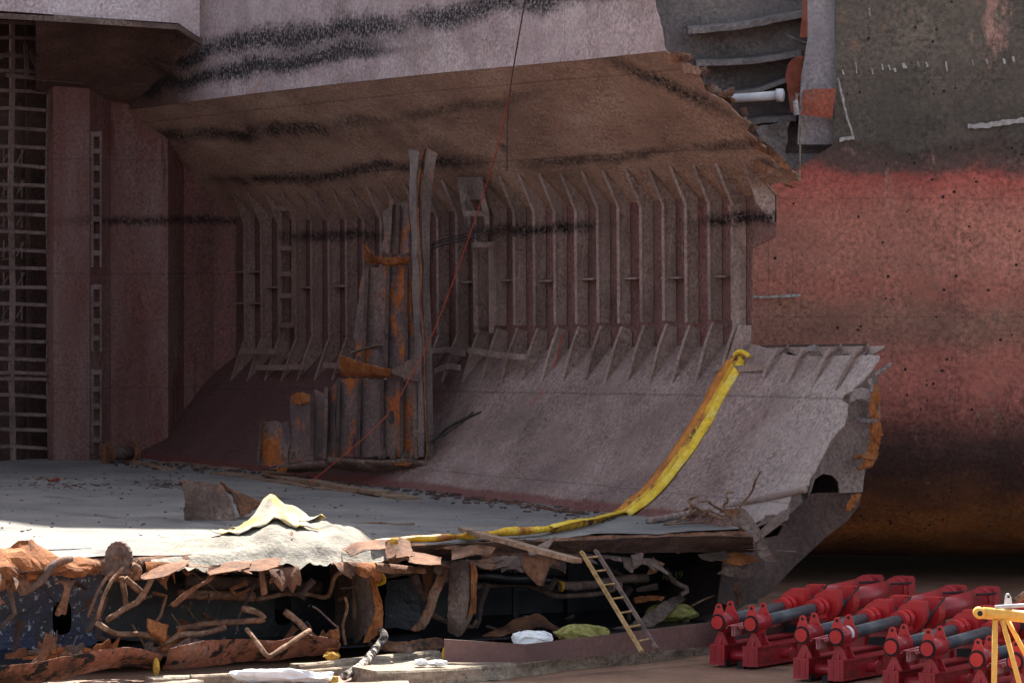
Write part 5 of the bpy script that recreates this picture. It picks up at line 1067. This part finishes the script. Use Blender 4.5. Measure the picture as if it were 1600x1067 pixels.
# ------------------------------------------------------------------ red hydraulic jack sets
def rotz(v, a): return Vector((v[0] * math.cos(a) - v[1] * math.sin(a), v[0] * math.sin(a) + v[1] * math.cos(a), v[2]))
def cyl(g, a_, b_, r, n=20): return g.tube([a_, b_], r, n)
def jack_set():
    root = empty('jack_set', (0, 0, 0))
    S = .66                                     # spacing of the two jacks; local x runs along the rods
    rise = lambda x: .80 + .045 * x
    # base frame: two beams along x joined by cross pieces
    for s in (0, 1):
        y = -s * S; g = MB()
        g.box((2.5, y, .385), (5.6, .30, .03)); g.box((2.5, y, .06), (5.6, .30, .03)); g.box((2.5, y + .05, .22), (5.6, .03, .29)); g.box((2.5, y - .07, .22), (5.6, .03, .29))
        for x in (-.28, 1.2, 2.6, 4.0, 5.28): g.box((x, y, .222), (.025, .296, .30))
        g.build('base_beam', M['jack_red'], root)
        g = MB(); g.tube([(.75, y - .08, .20), (.75, y - .28, .20)], .085, 16); g.tube([(.75, y - .265, .20), (.75, y - .30, .20)], .12, 16); g.build('side_socket', M['jack_red'], root)
    g = MB(); g.tube([(0, -.15, .2), (0, -S + .15, .2)], .09, 14); g.tube([(2.6, -.15, .2), (2.6, -S + .15, .2)], .09, 14); g.build('cross_tube', M['jack_red'], root)
    for s in (0, 1):
        g = MB(); g.box((-.2, -s * S + (-.12 if s == 0 else .2), .06), (.16, .12, .12)); g.build('foot_block', M['black_rubber'], root)
    for s in (0, 1):
        y = -s * S
        # saddle: splayed plates, neck, sleeve with two lifting lugs
        g = MB()
        for x in (-.16, .14):
            g.prism([(x, y - .15, .40), (x, y + .15, .40), (x, y + .035, .62), (x, y - .035, .62)], (.025, 0, 0))
        g.prism([(-.2, y - .012, .40), (.22, y - .012, .40), (.13, y - .012, .66), (-.11, y - .012, .66)], (0, .025, 0))
        g.prism([(-.13, y - .07, .60), (.15, y - .07, .60), (.2, y - .09, .74), (-.2, y - .09, .74)], (0, .16, 0))
        sad = g.build('saddle', M['jack_red'], root)
        g = MB(); cyl(g, (-.26, y, rise(-.26)), (.26, y, rise(.26)), .15, 22); g.build('sleeve', M['jack_red'], root, True)
        g = MB(); cyl(g, (-.275, y, rise(-.275)), (-.262, y, rise(-.27)), .152, 22); g.build('sleeve_cap', M['black_rubber'], root)
        g = MB(); cyl(g, (-.30, y, rise(-.3)), (-.265, y, rise(-.27)), .115, 20); g.build('end_plug', M['jack_bright'], root)
        for x in (-.24, .18):
            g = MB(); out = []
            for k in range(13):
                a = math.radians(-10 + 200 * k / 12); out.append((x, y + .062 * math.cos(a), rise(x) + .27 + .062 * math.sin(a)))
            hole = [(x, y + .026 * math.cos(2 * math.pi * k / 10), rise(x) + .272 + .026 * math.sin(2 * math.pi * k / 10)) for k in range(10)]
            poly = [(x, y + .125, rise(x) + .09)] + out + [(x, y - .125, rise(x) + .09)]
            g.prism(poly, (.03, 0, 0)); lug = g.build('lifting_lug', M['jack_bright'], root)
            g = MB(); g.tube([(x - .004, y, rise(x) + .272), (x + .034, y, rise(x) + .272)], .028, 12); g.build('eye', M['black_rubber'], lug)
        g = MB(); cyl(g, (.26, y, rise(.26)), (2.35, y, rise(2.35)), .105, 20); g.build('rod', M['jack_rod'], root, True)
        # rod end clevis, heads, barrel
        g = MB(); cyl(g, (2.05, y, rise(2.05)), (2.2, y, rise(2.2)), .17, 18); cyl(g, (2.26, y, rise(2.26)), (2.4, y, rise(2.4)), .17, 18); g.box((2.22, y, rise(2.2) - .14), (.36, .24, .08)); g.build('rod_clamp', M['jack_bright'], root)
        for x0, wd, rr in ((2.5, .24, .265), (3.15, .24, .265)):
            g = MB(); out = []
            for k in range(15):
                a = math.radians(80 - 260 * k / 14); out.append((x0, y + rr * math.cos(a), rise(x0) + rr * math.sin(a)))
            out += [(x0, y - rr * .9, rise(x0) + rr + .02), (x0, y + .05, rise(x0) + rr + .02)]
            g.prism(out, (wd, 0, .01)); g.build('yoke_head', M['jack_bright'], root)
        g = MB(); cyl(g, (2.72, y, rise(2.7)), (3.2, y, rise(3.2)), .12, 14); g.build('yoke_pin', M['jack_rod'], root)
        g = MB(); cyl(g, (3.36, y, rise(3.36)), (5.55, y, rise(5.55)), .195, 24); g.build('barrel', M['jack_red'], root, True)
        g = MB(); g.box((5.7, y, rise(5.7)), (.32, .36, .40)); bmesh.ops.bevel(g.bm, geom=g.bm.edges[:], offset=.03, segments=2, affect='EDGES'); g.build('end_block', M['jack_red'], root)
        g = MB(); g.tube(curve([(5.6, y - .2, rise(5.6) + .1), (5.2, y - .27, rise(5) + .14), (4.8, y - .2, rise(4.8) + .16)], 6), .022, 6); g.build('hydraulic_hose', M['black_rubber'], root)
        g = MB(); g.tube(curve([(3.5, y - .12, rise(3.5) + .15), (3.2, y - .34, rise(3.2) + .28), (2.8, y - .34, rise(2.8) + .1), (2.7, y - .2, rise(2.7) - .2)], 6), .018, 6); g.build('hydraulic_hose', M['black_rubber'], root)
        g = MB(); cyl(g, (3.36, y, rise(3.36)), (3.42, y, rise(3.42)), .23, 24); g.build('barrel_collar', M['jack_red'], root); g = MB(); cyl(g, (5.3, y, rise(5.3)), (5.38, y, rise(5.38)), .22, 24); g.build('barrel_collar', M['jack_red'], root)
        # rear supports
        for x in (2.75, 5.0):
            g = MB(); g.prism([(x, y - .16, .40), (x, y + .16, .40), (x, y + .1, rise(x) - .12), (x, y - .1, rise(x) - .12)], (.05, 0, 0)); g.build('rear_support', M['jack_red'], root)
    # loose channel lying between the jacks
    g = MB(); ya = -S * .5
    prof_ = [(-.14, .0), (-.10, .05), (-.04, .05), (-.03, -.12), (.03, -.12), (.04, .05), (.10, .05), (.14, .0)]
    g.grid([[(x, ya + a, .70 + b + .04 * x) for a, b in prof_] for x in (-.3, -.1, 1.4)],   .012); g.build('channel_tray', M['jack_scuffed'], root, label='scuffed dull red channel tray')
    g = MB(); g.box((2.75, .05, .46), (.3, .3, .14)); g.build('drive_block', M['black_rubber'], root)
    return root
def copy_tree(o, parent=None):
    c = o.copy(); COL.objects.link(c)
    if parent: c.parent = parent
    for ch in list(o.children): copy_tree(ch, c)
    return c
J0 = jack_set()
J0['category'] = 'hydraulic jack'; J0['group'] = 'red hydraulic jack sets'
jl = ['red twin hydraulic jack set nearest the ladder, bare plain sleeves', 'red twin hydraulic jack set, second from the ladder', 'red twin hydraulic jack set, third from the ladder', 'red twin hydraulic jack set partly hidden behind the yellow lattice boom']
jp = [(1133, 1040), (1264, 1062), (1404, 1083), (1538, 1105)]
for i in range(4):
    o = J0 if i == 0 else copy_tree(J0)
    p = ground(*jp[i]); o.location = p; o.rotation_euler = (0, 0, math.radians(58)); o['label'] = jl[i]; WM[o.name] = Matrix.Translation(p) @ Matrix.Rotation(math.radians(58), 4, 'Z')
    if i == 1:                                  # white sticker on one sleeve
        g = MB(); rows = []
        for x in (.02, .12): rows.append([p + rotz((x, -.66 + .153 * math.cos(a), .80 + .045 * x + .153 * math.sin(a)), math.radians(58)) for a in [math.radians(100 + 12 * k) for k in range(9)]])
        g.grid(rows); g.build('sticker', M['pale_metal'], o)

# ------------------------------------------------------------------ yellow lattice boom in the sun, bottom right
yb = empty('lattice_boom', at(1556, 1067, 60)); tag(yb, 'yellow tubular lattice boom end in sunlight at the bottom right corner', 'crane boom')
YA = 60
MB().tube([at(1536, 957, YA), at(1700, 972, YA + .3)], .088, 14).build('chord', M['crane_yellow'], yb, True)
g = MB(); p = at(1530, 957, YA); g.tube([p + Vector((0, -.10, 0)), p + Vector((0, .10, 0))], .085, 16); o = g.build('chord_end', M['crane_yellow'], yb, True)
g = MB(); g.tube([p + Vector((0, -.115, 0)), p + Vector((0, .115, 0))], .04, 12); g.build('pin_hole', M['black_rubber'], o)
MB().tube([at(1555, 968, YA), at(1551, 1180, YA)], .042, 12).build('lacing', M['crane_yellow'], yb, True)
MB().tube([at(1566, 968, YA), at(1594, 1072, YA), at(1620, 1170, YA)], .038, 12).build('lacing', M['crane_yellow'], yb, True)
MB().tube([at(1574, 968, YA + .3), at(1612, 1040, YA + .3), at(1680, 1170, YA + .3)], .036, 12).build('lacing', M['crane_yellow'], yb, True)
g = MB(); g.prism([at(1569, 947, YA + .1), at(1582, 947, YA + .1), at(1580, 932, YA + .1), at(1577, 927, YA + .1), at(1573, 927, YA + .1), at(1571, 932, YA + .1)], (0, .06, 0)); o = g.build('lug', M['pale_metal'], yb)
g = MB(); p = at(1576, 932, YA + .06); g.tube([p, p + Vector((0, .12, 0))], .018, 10); g.build('eye', M['black_rubber'], o)
MB().tube([at(1555, 948, YA - .05), at(1640, 943, YA - .05)], .03, 10).build('side_rod', M['pale_metal'], yb, True)
MB().tube([at(1588, 938, YA + .6), at(1640, 900, YA + .6)], .05, 10).build('rear_chord', M['rust_grey'], yb, True)
